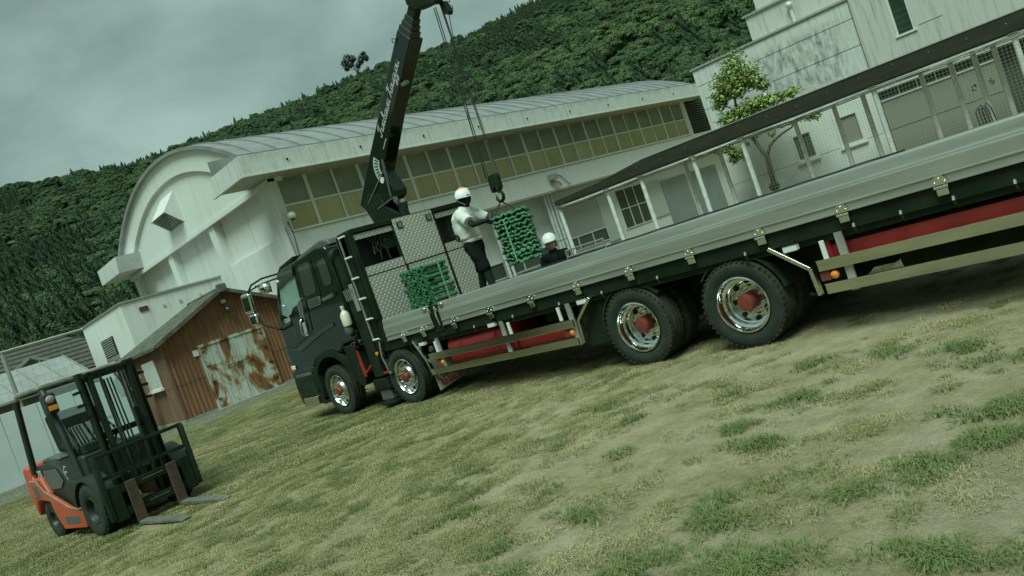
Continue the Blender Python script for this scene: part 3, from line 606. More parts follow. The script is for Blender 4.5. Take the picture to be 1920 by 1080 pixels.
# ================================================================== annex
an = thing('annex_building', 'low white flat-roofed annex with rust stains beside the gymnasium gable', 'building', (-29.5, 6.4, 0), world=True)
MB().box(-32.7, -26.5, 4.1, 8.5, 0, 5.08).build('wall', M['annex'], an, bevel=.02)
MB().box(-32.76, -26.44, 4.04, 8.5, 5.083, 5.16).build('coping', M['galv'], an)
wf = MB(); wf.box(-30.5, -28.77, 4.04, 4.097, 3.3, 4.1); MB().box(-30.56, -28.7, 4.03, 4.06, 2.6, 2.66).build('sill', M['frame'], an)
wo = wf.build('window', M['dark'], an)
for k in range(8): MB().bar((-30.48, 4.02, 3.36+k*.095), (-28.8, 4.02, 3.36+k*.095), .03, .05).build('louvre_slat', M['galv'], wo)
MB().box(-30.5, -28.77, 4.03, 4.097, 2.66, 3.28).build('pane', M['paneup'], wo)
MB().box(-26.497, -26.46, 4.75, 5.1, 4.55, 4.75).build('rusty_scupper', M['rust'], an)
for y in (5.7, 6.4, 7.3): MB().box(-26.497, -26.47, y, y+.12, 4.5, 4.62).build('scupper', M['soffit'], an)
# ================================================================== rusty corrugated shed
def rustmat(name, base, r1, lo, hi, scale):
    m = mat(name, base, .8, 0, r1, scale, 8, lo, hi, (1,1,1), bump=.3, bscale=25); return m
M['corr'] = mat('brown_corrugated', (.235,.106,.046), .75, 0, (.145,.070,.034), 1.6, 8, .35, .65, (1, 5, .8))
M['corr2'] = mat('brown_corrugated_faded', (.180,.098,.055), .75, 0, (.12,.067,.040), 1.4, 8, .35, .65, (5, 1, .8))
def doormat():
    m = mat('peeling_door', (.40,.44,.39), .75, bump=.3, bscale=25); t = m.node_tree; b = t.nodes['Principled BSDF']; lk = t.links.new
    tc = N(t, 'ShaderNodeTexCoord'); mp = N(t, 'ShaderNodeMapping'); mp.inputs['Scale'].default_value = (1, 1.5, .75); lk(tc.outputs['Object'], mp.inputs[0])
    n = N(t, 'ShaderNodeTexNoise'); n.inputs['Scale'].default_value = 1.35; n.inputs['Detail'].default_value = 9; n.inputs['Roughness'].default_value = .62; n.inputs['Distortion'].default_value = .6; lk(mp.outputs[0], n.inputs[0])
    r = N(t, 'ShaderNodeValToRGB'); el = r.color_ramp.elements; el[0].position = .35; el[0].color = (.085,.038,.016,1); el[1].position = .55; el[1].color = (.44,.48,.43,1)
    for p, c in ((.42, (.17,.070,.022)), (.46, (.24,.115,.040)), (.49, (.34,.29,.19))): q = el.new(p); q.color = (*c, 1)
    lk(n.outputs['Fac'], r.inputs[0])
    mp2 = N(t, 'ShaderNodeMapping'); mp2.inputs['Scale'].default_value = (1, 14, .7); lk(tc.outputs['Object'], mp2.inputs[0]); n2 = N(t, 'ShaderNodeTexNoise'); n2.inputs['Scale'].default_value = 1.0; n2.inputs['Detail'].default_value = 5; lk(mp2.outputs[0], n2.inputs[0])
    r2 = N(t, 'ShaderNodeMapRange'); r2.inputs['From Min'].default_value = .52; r2.inputs['From Max'].default_value = .75; r2.inputs['To Max'].default_value = .8; lk(n2.outputs['Fac'], r2.inputs['Value'])
    mx_ = N(t, 'ShaderNodeMix', data_type='RGBA'); lk(r2.outputs[0], mx_.inputs[0]); lk(r.outputs[0], mx_.inputs[6]); mx_.inputs[7].default_value = (.20,.10,.04,1); lk(mx_.outputs[2], b.inputs['Base Color'])
    return m
M['doorsheet'] = doormat()
M['mossroof'] = mat('mossy_roof', (.055,.058,.038), .95, 0, (.115,.115,.09), 4, 8, bump=.5, bscale=12)
M['concrete'] = mat('concrete', (.27,.27,.235), .9, 0, (.20,.20,.17), 6)
sh = thing('corrugated_shed', 'rusty brown corrugated iron shed with a mossy gabled roof', 'shed', (-21, 4.8, 0), world=True)
SX = -18.8; sy0, sy1, ry, ez, rz_ = 2.4, 7.25, 4.82, 2.78, 3.82
def topz(y): return ez+(rz_-ez)*(1-abs(y-ry)/(sy1-ry)) if y > ry else ez+(rz_-ez)*(y-sy0)/(ry-sy0)
P_ = .15
def corr_sheet(fn, a0, a1, z0, ztop, name, m):
    """vertical corrugated sheet; fn(a, depth, z) gives the point"""
    n = max(int((a1-a0)/(P_/4)), 4); vs = []; fs = []
    for i in range(n+1):
        a = a0+(a1-a0)*i/n; d = .022*math.sin(2*math.pi*a/P_); zt = ztop(a)
        vs += [fn(a, d, z0), fn(a, d, max(zt, z0))]
    fs = [(2*i, 2*i+2, 2*i+3, 2*i+1) for i in range(n)]
    return MB().add(vs, fs).build(name, m, sh, smooth=70)
rows = [(.12, 1.25), (1.22, 2.45), (2.42, 4.2)]
for j, (z0, z1) in enumerate(rows):
    off = .012*(j % 2)
    for k in range(7):
        a0 = sy0+k*(sy1-sy0)/7; a1 = sy0+(k+1)*(sy1-sy0)/7
        corr_sheet(lambda a, d, z, o=off: (SX+d+o, a, z), a0, a1, z0, lambda a, z1=z1: min(z1, topz(a)), 'corrugated_sheet', M['corr'])
    if j < 2:
        for k in range(6): corr_sheet(lambda a, d, z, o=off: (a, sy0-d-o, z), -23.4+k*.766, -23.4+(k+1)*.766, z0, lambda a, z1=z1: min(z1+.3*j, ez), 'corrugated_sheet', M['corr2'])
b = MB(); b.box(-23.3, SX-.05, sy0+.05, sy1-.05, 0, ez).build('inner_wall', M['dark'], sh)
MB().box(-23.5, SX+.05, sy0-.05, sy1+.05, 0, .11).build('plinth', M['concrete'], sh)
MB().box(SX-.02, SX+.035, sy0-.03, sy0+.05, .12, ez).build('corner_trim', M['corr2'], sh)
for sgn in (-1, 1):
    e_ = (sy0-.25) if sgn < 0 else (sy1+.25); ze = ez-.12
    n = 34; vs = []; fs = []
    for i in range(n+1):
        x = SX+.35-4.9*i/n; xr = SX+.35-3.1*i/n; d = .02*math.sin(i*math.pi/1.0+.5*math.pi)
        vs += [(x, e_, ze+d), (xr, ry, rz_+.06+d), (x, e_, ze+d-.05), (xr, ry, rz_+.01+d)]
    for i in range(n): a = 4*i; c = a+4; fs += [(a, c, c+1, a+1), (a+2, a+3, c+3, c+2), (a, a+2, c+2, c)]
    fs += [(0, 1, 3, 2), (4*n, 4*n+2, 4*n+3, 4*n+1)]
    MB().add(vs, fs).build('roof', M['mossroof'], sh)
    MB().bar((SX+.36, e_, ze-.03), (SX+.36, ry, rz_+.02), .05, .12).build('bargeboard', M['mossroof'], sh)
    MB().bar((SX+.2, e_-.02*sgn, ze-.07), (-23.6, e_-.02*sgn, ze-.07), .07, .06).build('eaves_gutter', M['tileroof'], sh)
MB().tube((SX+.42, ry, rz_+.06), (-21.6, ry, rz_+.06), .07, n=10).build('ridge_cap', M['mossroof'], sh)
MB().add([(-21.55,ry,rz_+.05),(-23.35,sy0-.25,ez-.12),(-23.35,sy1+.25,ez-.12)], [(0,1,2)]).build('hip_end', M['mossroof'], sh)
MB().box(SX+.3, SX+.46, ry-.17, ry+.17, rz_-.1, rz_+.2).build('ridge_end', M['mossroof'], sh, bevel=.05)
# double door
dr = MB(); dr.box(SX+.03, SX+.11, 3.48, 3.56, .02, 2.24); dr.box(SX+.03, SX+.11, 5.78, 5.86, .02, 2.24); dr.box(SX+.03, SX+.12, 3.48, 5.86, 2.18, 2.27)
do = dr.build('door_frame', M['doorsheet'], sh)
for k, (a, c) in enumerate(((3.57, 4.66), (4.68, 5.77))):
    o = MB().box(SX+.04, SX+.085, a, c, .03, 2.17).build('door_leaf', M['doorsheet'], sh, bevel=.01)
    MB().box(SX+.086, SX+.11, (c-.07) if k == 0 else a, c if k == 0 else a+.07, .04, 2.16).build('stile', M['doorsheet'], o)
    MB().box(SX+.086, SX+.10, a+.45, a+.49, .05, 2.15).build('stiffener', M['doorsheet'], o)
    for z in (.35, .95, 1.5, 2.0): MB().box(SX+.088, SX+.13, (a if k == 0 else c-.12), (a+.12 if k == 0 else c), z, z+.04).build('hinge', M['rust'], o)
MB().bar((SX+.13, 4.2, 1.32), (SX+.13, 5.15, 1.32), .025, .025).build('door_bolt', M['rust'], sh)
MB().box(SX-.1, SX+.5, 3.4, 5.9, 0, .05).build('threshold', M['concrete'], sh)
wn = MB(); wn.box(-20.85, -19.65, sy0-.09, sy0-.04, 1.33, 2.3); o = wn.build('window', M['frame'], sh)
MB().box(-20.78, -20.27, sy0-.1, sy0-.08, 1.42, 2.24).build('pane', M['blind'], o); MB().box(-20.23, -19.72, sy0-.105, sy0-.085, 1.42, 2.24).build('pane', M['blind'], o)
MB().box(-20.9, -19.6, sy0-.16, sy0-.04, 1.25, 1.33).build('sill', M['whiteplastic'], o)
tag(MB().box(SX+.035, SX+.055, 3.3, 3.5, 1.95, 2.15).build('notice', M['whiteplastic'], None, bevel=.004), 'small blank white notice left of the rusty shed door', 'sign')
t = thing('shed_lamp', 'dark bulkhead lamp and bracket high on the shed gable', 'lamp', (SX+.05, 4.8, 3.2), world=True)
MB().box(SX+.03, SX+.2, 4.72, 4.9, 3.36, 3.5).build('junction_box', M['galv'], t, bevel=.02); MB().sphere((SX+.2, 4.86, 3.12), .11, 12, 8).build('lamp_head', M['smoke'], t, smooth=60); MB().pipe([(SX+.1, 4.8, 3.4), (SX+.15, 4.84, 3.25), (SX+.16, 4.86, 3.15)], .02, 6).build('arm', M['rope'], t)
# ================================================================== hoarding, net frame, houses at the left
hd = thing('hoarding', 'white flat-panel site hoarding at the edge of the field', 'hoarding', (-20.5, -6, 0), world=True)
p0 = MB().box(-20.53, -20.5, 0, .985, 0, 2.2).build('panel', M['hoard'], hd, bevel=.008, loc=(0, -16, 0))
for k in range(1, 18): clone(p0, hd, (.004*(k % 3), -16+k, 0))
MB().box(-20.62, -20.54, -16, 2.1, 1.9, 1.98).build('rail', M['galv'], hd)
nf = thing('net_frame', 'tall pale steel pole frame carrying a net behind the hoarding', 'fence', (-24, -4, 0), world=True)
for y in (-13, -6.9, -.78): MB().tube((-24, y, 0), (-24, y, 4.22), .07, n=12).build('pole', M['galv'], nf, smooth=50)
MB().tube((-24, -13, 4.2), (-24, 1.85, 4.30), .05, n=10).build('top_rail', M['galv'], nf, smooth=50)
b = MB()
for k in range(63): y = -13+k*.235; b.bar((-24, y, .1), (-24, y, 4.2), .004, .004)
for k in range(18): b.bar((-24, -13, .1+k*.235), (-24, 1.8, .1+k*.235), .004, .004)
b.build('net', M['rope'], nf)
gr = thing('grey_roofed_building', 'low building with a pale grey ribbed metal roof behind the hoarding', 'building', (-32, -3, 0), world=True)
MB().box(-36, -30.4, -14, 3.0, 0, 2.7).build('wall', M['beigewall'], gr)
o = MB().add([(-30, -14.5, 2.84), (-30, 3.3, 2.84), (-34.0, 3.3, 4.25), (-34.0, -14.5, 4.25), (-30, -14.5, 2.74), (-30, 3.3, 2.74), (-34.0, 3.3, 4.15), (-34.0, -14.5, 4.15)], [(0,1,2,3),(4,7,6,5),(0,4,5,1),(1,5,6,2),(2,6,7,3),(3,7,4,0)]).build('roof', M['greyroof'], gr)
for k in range(19): MB().bar((-29.98, -14.4+k*.98, 2.87), (-34.0, -14.4+k*.98, 4.28), .05, .06).build('rib', M['galv'], o)
MB().box(-30.35, -30.2, -14, 3, 2.3, 2.7).build('eaves_beam', M['tileroof'], gr)
dh = thing('tiled_house', 'house with a dark tiled hip roof and pale bargeboards near the hill', 'house', (-44, 2, 0), world=True)
MB().box(-49, -40.6, -7, 9, 0, 3.7).build('wall', M['beigewall'], dh)
rf = MB().add([(-39.8, -8, 3.6), (-39.8, 10, 3.6), (-50, 10, 3.6), (-50, -8, 3.6), (-44.8, -4, 6.1), (-44.8, 6, 6.1)], [(0,1,5,4),(1,2,5),(2,3,4,5),(3,0,4),(0,3,2,1)]).build('roof', M['tileroof'], dh)
for k in range(9):
    f = (k+.5)/9.; MB().bar((-39.8-5*f, -8+4*f, 3.63+2.5*f), (-39.8-5*f, 10-4*f, 3.63+2.5*f), .06, .07).build('tile_course', M['tileroof'], rf)
for sgn in (-1, 1): MB().bar((-39.6, 3.1, 5.05), (-39.6, 3.1+sgn*1.15, 4.42), .08, .13).build('bargeboard', M['galv'], dh)
MB().prism([(3.1, 4.95), (2.0, 4.3), (4.2, 4.3)], (-39.7, 0, 0), (0,1,0), (0,0,1), (-2.6, 0, 0)).build('gablet', M['tileroof'], dh)
# ================================================================== school building at the right
sc_ = thing('school_building', 'stained white concrete school building with stepped parapet behind the walkway', 'building', (-4, 23.2, 0), R(9))
zs = [0, 1.40, 3.70, 4.66, 5.64, 6.31]
def panel(s0, s1, z0, z1, m, y0=0, y1=.3, holes=(), name='wall_panel'):
    """wall panel with rectangular window holes, as strips round the holes"""
    bb = MB(); g_ = .012
    xs2 = sorted({s0+g_, s1-g_}|{h for q in holes for h in q[:2]}); zs2 = sorted({z0+g_, z1-g_}|{h for q in holes for h in q[2:]})
    for i in range(len(xs2)-1):
        for k in range(len(zs2)-1):
            cx_, cz_ = (xs2[i]+xs2[i+1])/2, (zs2[k]+zs2[k+1])/2
            if any(q[0] < cx_ < q[1] and q[2] < cz_ < q[3] for q in holes): continue
            bb.add([(xs2[i], y0, zs2[k]), (xs2[i+1], y0, zs2[k]), (xs2[i+1], y0, zs2[k+1]), (xs2[i], y0, zs2[k+1])], [(0,1,2,3)])
            for (q0, q1) in (((xs2[i], zs2[k]), (xs2[i+1], zs2[k])), ((xs2[i], zs2[k+1]), (xs2[i+1], zs2[k+1])), ((xs2[i], zs2[k]), (xs2[i], zs2[k+1])), ((xs2[i+1], zs2[k]), (xs2[i+1], zs2[k+1]))):
                bb.add([(q0[0], y0, q0[1]), (q1[0], y0, q1[1]), (q1[0], y1, q1[1]), (q0[0], y1, q0[1])], [(0,1,2,3)])
    return bb.build(name, m, sc_)
H1 = (-2.42, -1.70, 1.402, 2.42); H2 = (-.78, .03, 1.402, 2.5)
for i in range(5):
    panel(-5.3, .88, zs[i], zs[i+1], M['schoolw'] if i < 2 else M['school'], holes=(H1, H2) if i == 1 else ())
MB().box(-5.28, .86, .14, 8, 0, 6.3).build('inner_wall', M['dark'], sc_)
for h in (H1, H2):
    wf = MB(); t_ = .05; wf.box(h[0]-.03, h[1]+.03, -.03, .1, h[2]-.05, h[2]+t_); wf.box(h[0]-.03, h[1]+.03, -.02, .1, h[3]-t_, h[3]+.03); wf.box(h[0]-.03, h[0]+t_, -.02, .1, h[2]+t_, h[3]-t_); wf.box(h[1]-t_, h[1]+.03, -.02, .1, h[2]+t_, h[3]-t_)
    o = wf.build('window', M['frame'], sc_); MB().box(h[0]+t_, h[1]-t_, .05, .06, h[2]+t_, h[3]-t_).build('pane', M['panedark'] if h is H1 else M['beigewall'], o); MB().box(h[0]-.08, h[1]+.08, -.08, 0, h[2]-.11, h[2]-.051).build('sill', M['frame'], o)
MB().box(-5.36, 12, -.06, .6, 6.312, 6.39).build('coping', M['galv'], sc_)
MB().box(-2.8, 12, .55, 8, 6.392, 7.42).build('set_back_storey', M['school2'], sc_); MB().box(-2.9, 12, .47, 8.1, 7.423, 7.5).build('coping', M['galv'], sc_)
MB().box(-2.4, 12, .9, 8, 7.503, 8.1).build('roof_upstand', M['school2'], sc_)
UW = (2.05, 2.62, 4.43, 6.2); UW2 = (5.35, 6.0, 4.5, 6.2)
panel(.9, 12, 2.82, 6.312, M['school2'], -.12, .3, (UW, UW2), 'upper_wall')
for h in (UW, UW2):
    wf = MB(); wf.box(h[0], h[0]+.05, -.1, .1, h[2], h[3]); wf.box(h[1]-.05, h[1], -.1, .1, h[2], h[3]); wf.box(h[0]-.06, h[1]+.06, -.17, .1, h[2]-.07, h[2]); o = wf.build('window', M['frame'], sc_)
    MB().box(h[0]+.05, h[1]-.05, .0, .012, h[2], h[3]).build('pane', M['teal'], o); MB().box(h[0]+.05, h[1]-.05, .08, .1, h[2], h[3]).build('window_back', M['panedark'], o)
    for k in range(4): MB().box(h[0]+.08, h[1]-.08, .03, .06, h[2]+.12+k*.22, h[2]+.2+k*.22).build('shelf', M['whiteplastic'], o)
MB().box(2.75, 3.5, -.135, -.121, 4.5, 4.52).build('wall_joint', M['soffit'], sc_); MB().box(.97, .99, -.135, -.121, 2.9, 6.2).build('wall_joint', M['soffit'], sc_)
MB().box(.9, 4.52, .1, .4, 0, 1.385).build('beige_wall_panel', M['beigewall'], sc_); MB().box(.9, 4.52, .1, .4, 1.41, 2.46).build('beige_wall_panel', M['beigewall'], sc_)
MB().box(.9, 4.52, .06, .16, 2.462, 2.52).build('clerestory_sill', M['frame'], sc_)
for k in range(6):
    a = .95+k*.6; o = MB().box(a, a+.56, .2, .22, 2.53, 2.8).build('clerestory_pane', M['panedark'], sc_); MB().box(a+.56, a+.6, .12, .2, 2.522, 2.82).build('clerestory_mullion', M['frame'], sc_)
MB().box(4.56, 9, .3, .35, 0, 2.8).build('dark_glazing', M['panedark'], sc_)
for x in (4.53, 5.7, 6.9, 8.1): MB().box(x, x+.05, .2, .299, 0, 2.8).build('glazing_bar', M['frame'], sc_)
MB().box(9, 12, .1, .4, 0, 2.8).build('beige_wall_panel', M['beigewall'], sc_)
v_ = MB(); v_.tube((-1.1, .45, 6.45), (-1.1, .45, 7.1), .07, n=10); v_.sphere((-1.1, .4, 7.12), .13, 12, 8); v_.build('vent_pipe', M['post'], sc_, smooth=50)
v_ = MB(); v_.sphere((.4, .5, 7.1), .1, 12, 8); v_.build('vent_cowl', M['post'], sc_, smooth=50)
v_ = MB(); v_.sphere((-2.83, -.06, 4.26), .11, 12, 8); v_.build('wall_lamp', M['whiteplastic'], sc_, smooth=50)
# kana painted on the beige wall
KS = [[(.1,.72),(.9,.80)], [(.62,1.0),(.7,.75),(.85,.5)], [(.2,.35),(.25,.1),(.5,.0),(.75,.04)]]
KK = [[(.7,1.0),(.2,.5),(.7,0)]]
KR = [[(.4,1.0),(.6,.9)], [(.3,.78),(.22,.4),(.3,.42),(.6,.58),(.8,.4),(.7,.12),(.3,.0)]]
b = MB()
for g_, s0 in ((KS, 3.60), (KK, 3.86), (KR, 4.12)): b.strokes(g_, (s0, .094, 1.75), (.2, 0, 0), (0, 0, .2), .16, (0, -.004, 0))
b.build('wall_lettering', M['dark'], sc_)
# ================================================================== covered walkway
wk = thing('covered_walkway', 'covered walkway with a dark flat roof edge on white steel posts', 'walkway', (-4.1, 19.6, 0), R(12.5))
MB().prism([(-10.3, 3.0), (-10.3, 3.19), (-8.2, 3.26), (-6.6, 3.44), (-6.2, 3.48), (16, 3.48), (16, 2.94)], (0,0,0), (1,0,0), (0,0,1), (0,1.35,0)).build('roof', M['asphalt'], wk, bevel=.01)
MB().box(-6.2, 16, -.02, .04, 3.482, 3.51).build('roof_flashing', M['galv'], wk)
MB().box(-10.3, 16, .04, .1, 2.86, 2.92).build('edge_beam', M['post'], wk)
for x in (-10.19, -7.93, -6.42, -4.25, -2.38, 2.05, 5.95, 9.9):
    o = MB().tube((x, .08, 0), (x, .08, 2.9), .085, n=14).build('post', M['post'], wk, smooth=50); MB().box(x-.13, x+.13, -.03, .2, 2.92, 2.935).build('cap_plate', M['galv'], o)
for x in (-5.0, -3.6, -.75, .6, 1.55, 3.35, 4.2, 4.85, 5.4): MB().tube((x, 1.25, 0), (x, 1.25, 2.93), .08, n=12).build('back_post', M['post'], wk, smooth=50)
rg = np.random.default_rng(5)
for k in range(5):
    z = 2.80+.02*k; pts_ = [(x, .02-.03*k, z-.06*math.sin(math.pi*((x+10.2) % 4.2)/4.2)*rg.uniform(.4, 1.2)) for x in np.linspace(-10.2, 15, 40)]
    MB().pipe(pts_, .013, 5).build('cable', M['galv'] if k % 2 else M['rope'], wk)
for x in np.linspace(-9.5, 12, 22): MB().sphere((x, -.004, 3.3+.06*math.sin(x*5)), .014, 6, 4).build('rivet', M['galv'], wk)
nt_ = thing('safety_net', 'square-mesh net hung between the walkway posts', 'net', (-4.1, 19.6, 0), R(12.5))
b = MB(); P2 = .105
for k in range(int(12.3/P2)): x = -2.3+k*P2; b.bar((x, -.06, .02), (x, -.06, 2.84), .005, .005)
for k in range(27): b.bar((-2.35, -.06, .03+k*P2), (9.9, -.06, .03+k*P2), .005, .005)
b.build('mesh', M['net'], nt_)
MB().pipe([(-2.36, -.06, 2.85), (2.05, -.06, 2.82), (5.95, -.06, 2.85), (9.9, -.06, 2.84)], .014, 6).build('head_rope', M['net'], nt_)
t = thing('hanging_hoses', 'black hoses looped over a rail in front of the beige wall', 'hose', (0.25, 21.2, 0), world=True)
for k in range(4): MB().pipe([(.15+.09*k, 21.2, .5), (.12+.09*k, 21.2, 1.05+.04*k), (.2+.09*k, 21.2, 1.2+.05*(k % 2)), (.28+.09*k, 21.2, 1.05), (.3+.1*k, 21.2, .5)], .02, 6).build('hose', M['rope'], t)
# ================================================================== garden tree between walkway and school
tr = thing('garden_tree', 'small leafy evergreen tree growing behind the walkway', 'tree', (-6.9, 21.3, 0), world=True)
def tp(dx, z): return (-6.9+dx, 21.3+.22*dx, z)
T = MB(); T.pipe([tp(.05,0), tp(.0,.7), tp(.05,1.5), tp(.08,2.05)], [.14,.11,.10,.095], 10)
T.pipe([tp(.08,2.0), tp(-.12,2.6), tp(-.35,3.3), tp(-.4,4.2), tp(-.2,5.2), tp(0,5.7)], [.085,.075,.06,.05,.03,.015], 8)
T.pipe([tp(.08,2.0), tp(.3,2.35), tp(.55,2.5), tp(.85,2.62), tp(1.2,2.7), tp(1.7,2.95)], [.07,.055,.05,.04,.03,.015], 8)
T.pipe([tp(-.38,3.5), tp(.1,3.9), tp(.6,4.0), tp(1.3,3.9)], [.04,.03,.025,.012], 7); T.pipe([tp(-.4,4.0), tp(-.8,4.4), tp(-1.0,4.9)], [.035,.025,.012], 7)
T.pipe([tp(-.3,4.5), tp(.2,4.7), tp(.6,4.75)], [.03,.02,.01], 7); T.pipe([tp(-.3,3.1), tp(-.8,3.0), tp(-1.2,2.9)], [.03,.02,.01], 7); T.pipe([tp(-.35,3.4), tp(-.9,3.7), tp(-1.1,3.9)], [.03,.02,.01], 7)
M['bark'] = mat('bark', (.075,.065,.042), .95, 0, (.13,.115,.08), 9, stretch=(1,1,.3), bump=.6, bscale=18, bdist=.03)
T.build('trunk', M['bark'], tr, smooth=60)
MB().sphere((-6.88, 21.25, .86), .2, 10, 8, (1,1,.9)).build('burl', M['bark'], tr, smooth=60)
rng2 = np.random.default_rng(9); P = []; NN = []; SH = []
for dx, z, r_, sq in [(-.15,5.3,.62,1),(.05,5.75,.42,1),(-.55,5.15,.5,.9),(.35,5.1,.55,.8),(-.8,4.75,.45,.8),(-.2,4.85,.6,.7),(.55,4.75,.4,.6),(-.95,4.45,.3,.7),(.75,4.5,.28,.6),(-.2,3.95,.55,.6),(-.8,3.85,.45,.7),(.4,4.0,.5,.55),(.9,3.92,.45,.5),(1.5,3.9,.38,.45),(-.6,3.5,.4,.6),(.15,3.6,.5,.5),(1.35,2.95,.33,.6),(1.8,2.95,.34,.6),(2.1,2.8,.25,.6),(.95,2.95,.25,.6),(-.1,3.0,.3,.6),(.3,3.05,.28,.6),(-1.25,2.85,.32,.8),(-.95,2.55,.3,.9),(-1.1,2.35,.22,1),(-.55,2.75,.2,.9),(-.7,2.3,.16,1),(-1.6,2.9,.2,.8),(.5,2.75,.16,.7)]:
    n_ = int(420*r_*r_/.2)+60
    q = rng2.normal(0, 1, (n_, 3)); q /= np.linalg.norm(q, axis=1)[:, None]; rad = r_*rng2.uniform(.35, 1.08, (n_, 1))*(1+.25*np.sin(q[:, :1]*7+q[:, 2:]*5))
    c = np.array(tp(dx, z)); P.append(c+q*rad*np.array([1, 1, sq])); NN.append(q*.6+np.array([0, 0, .7])); SH.append(rng2.uniform(.1, 1, n_))
P = np.concatenate(P); NN = np.concatenate(NN); SH = np.concatenate(SH); v, f = leaf_quads(P, NN, .066, rng2, .5, .55)
me = bpy.data.meshes.new('crown'); me.from_pydata(v.tolist(), [], f); a_ = me.attributes.new('shade', 'FLOAT', 'POINT'); a_.data.foreach_set('value', np.repeat(SH, 4).astype(np.float32))
def plainleaf(name, c):
    m = bpy.data.materials.new(name); m.use_nodes = True; t = m.node_tree; b = t.nodes['Principled BSDF']; b.inputs['Roughness'].default_value = .45
    va = N(t, 'ShaderNodeAttribute', attribute_name='shade'); mr = N(t, 'ShaderNodeMapRange'); mr.inputs['To Min'].default_value = .55; mr.inputs['To Max'].default_value = 1.4; t.links.new(va.outputs['Fac'], mr.inputs['Value'])
    mu = N(t, 'ShaderNodeVectorMath', operation='SCALE'); mu.inputs[0].default_value = c; t.links.new(mr.outputs[0], mu.inputs['Scale']); t.links.new(mu.outputs[0], b.inputs['Base Color']); return m
me.materials.append(plainleaf('glossy_leaf', (.21,.285,.065))); o = bpy.data.objects.new('crown', me); COL.objects.link(o); o.parent = tr; o.matrix_parent_inverse = PINV[tr]
# lone tree standing out on the ridge
az_ = R(-52.3); rr_ = 428; bx_, by_ = 6.96+rr_*math.sin(az_), -6.26+rr_*math.cos(az_); bz_ = float(hill_z(bx_, by_))
lt = thing('ridge_tree', 'lone dark tree standing out above the ridge left of the crane boom', 'tree', (bx_, by_, bz_))
T = MB(); T.pipe([(0,0,-1), (0,0,6), (-1,-1,11), (-2,-2,15)], [.5,.42,.3,.1], 8); T.pipe([(0,0,6), (2,2,10), (4,4,13)], [.35,.25,.1], 8); T.pipe([(-.3,-.3,8), (-5,-5,11), (-7,-7,13)], [.2,.12,.05], 6)
T.build('trunk', M['bark'], lt)
P = []; NN = []
for c, r_ in (((-2,-2,15),2.6), ((-3.6,-3.6,13),2.2), ((0,0,14),2.2), ((-1.5,-1.5,11.5),2.0), ((3.5,3.5,13.2),2.2), ((5,5,12),1.8), ((2.5,2.5,11.2),1.8), ((4.5,4.5,14.5),1.5), ((1,1,9.5),1.6), ((-3.5,-3.5,10),1.4)):
    q = rng2.normal(0, 1, (260, 3)); q /= np.linalg.norm(q, axis=1)[:, None]; P.append(np.array(c)+q*r_*rng2.uniform(.5, 1.05, (260, 1))); NN.append(q)
v, f = leaf_quads(np.concatenate(P), np.concatenate(NN), .42, rng2, .5, .7)
me = bpy.data.meshes.new('crown'); me.from_pydata(v.tolist(), [], f); me.attributes.new('shade', 'FLOAT', 'POINT').data.foreach_set('value', np.full(len(v), .4, np.float32)); me.materials.append(plainleaf('ridge_leaf', (.022,.045,.014)))
o = bpy.data.objects.new('crown', me); COL.objects.link(o); o.parent = lt

# ================================================================== crane lorry (X runs to its rear, near side at y = 0)
tk = thing('crane_truck', 'black four-axle crane lorry with aluminium drop-side bed parked on the field', 'truck', (0, 0, 0))
def part(mb, name, m, parent=tk, **kw): return mb.build(name, M[m], parent, **kw)
BX1 = 6.15                                                    # rear end of the bed
# chassis
for y in (.72, 1.60): part(MB().box(-5.3, 6.0, y, y+.09, .52, .80), 'chassis_rail', 'dark')
for x in (-3.9, -1.5, .2, 2.5, 4.6): part(MB().box(x, x+.12, .75, 1.66, .56, .76), 'cross_member', 'dark')
part(MB().box(-2.6, BX1, .06, 2.36, .80, .975), 'bed_underframe', 'dark')
part(MB().box(-2.62, BX1, .02, .08, .855, .992), 'side_sill', 'black', bevel=.006); part(MB().box(-2.62, BX1, 2.34, 2.4, .855, .992), 'side_sill', 'black')
part(MB().box(-2.6, BX1, .04, 2.38, .994, 1.05), 'bed_floor', 'wood')
for y in (.95, 1.45): part(MB().box(-3.6, 4.2, y, y+.2, .35, .52), 'drive_shaft_housing', 'dark')
for x in (1.876, 3.13): part(MB().tube((x, .3, .42), (x, 2.1, .42), .11, n=12), 'axle', 'dark')
part(MB().box(1.1, 3.9, .62, 1.8, .3, .75), 'bogie', 'dark', bevel=.05)
part(MB().box(4.05, 6.1, .10, .16, .62, .757), 'red_rear_sill', 'red', bevel=.004)
part(MB().box(4.03, 4.07, .085, .165, .60, .80), 'red_bracket', 'red')
part(MB().box(4.4, 5.6, .5, 1.9, .35, .75), 'rear_tank', 'dark', bevel=.05)
# drop sides: extruded profile (y, z)
def gate(x0, x1, far=False):
    pr = [(.0,1.0),(-.012,1.0),(-.013,1.012),(0,1.014),(0,1.066),(-.010,1.069),(-.010,1.079),(0,1.082),(0,1.185),(.004,1.20),(.004,1.207),(.010,1.225),(.022,1.30),(.030,1.318),(.046,1.318),(.046,1.0)]
    if far: pr = [(2.42-a, 1+(z-1)*.78) for a, z in pr][::-1]
    return MB().prism([(a, z) for a, z in pr], (x0, 0, 0), (0,1,0), (0,0,1), (x1-x0, 0, 0))
part(gate(-2.6, -1.445), 'drop_side', 'alu'); part(gate(-1.215, BX1), 'drop_side', 'alu')
part(gate(-2.6, -1.445, True), 'drop_side', 'alu'); part(gate(-1.215, BX1, True), 'drop_side', 'alu')
part(MB().box(BX1, BX1+.04, .02, 2.4, 1.0, 1.31), 'tail_gate', 'alu', bevel=.006)
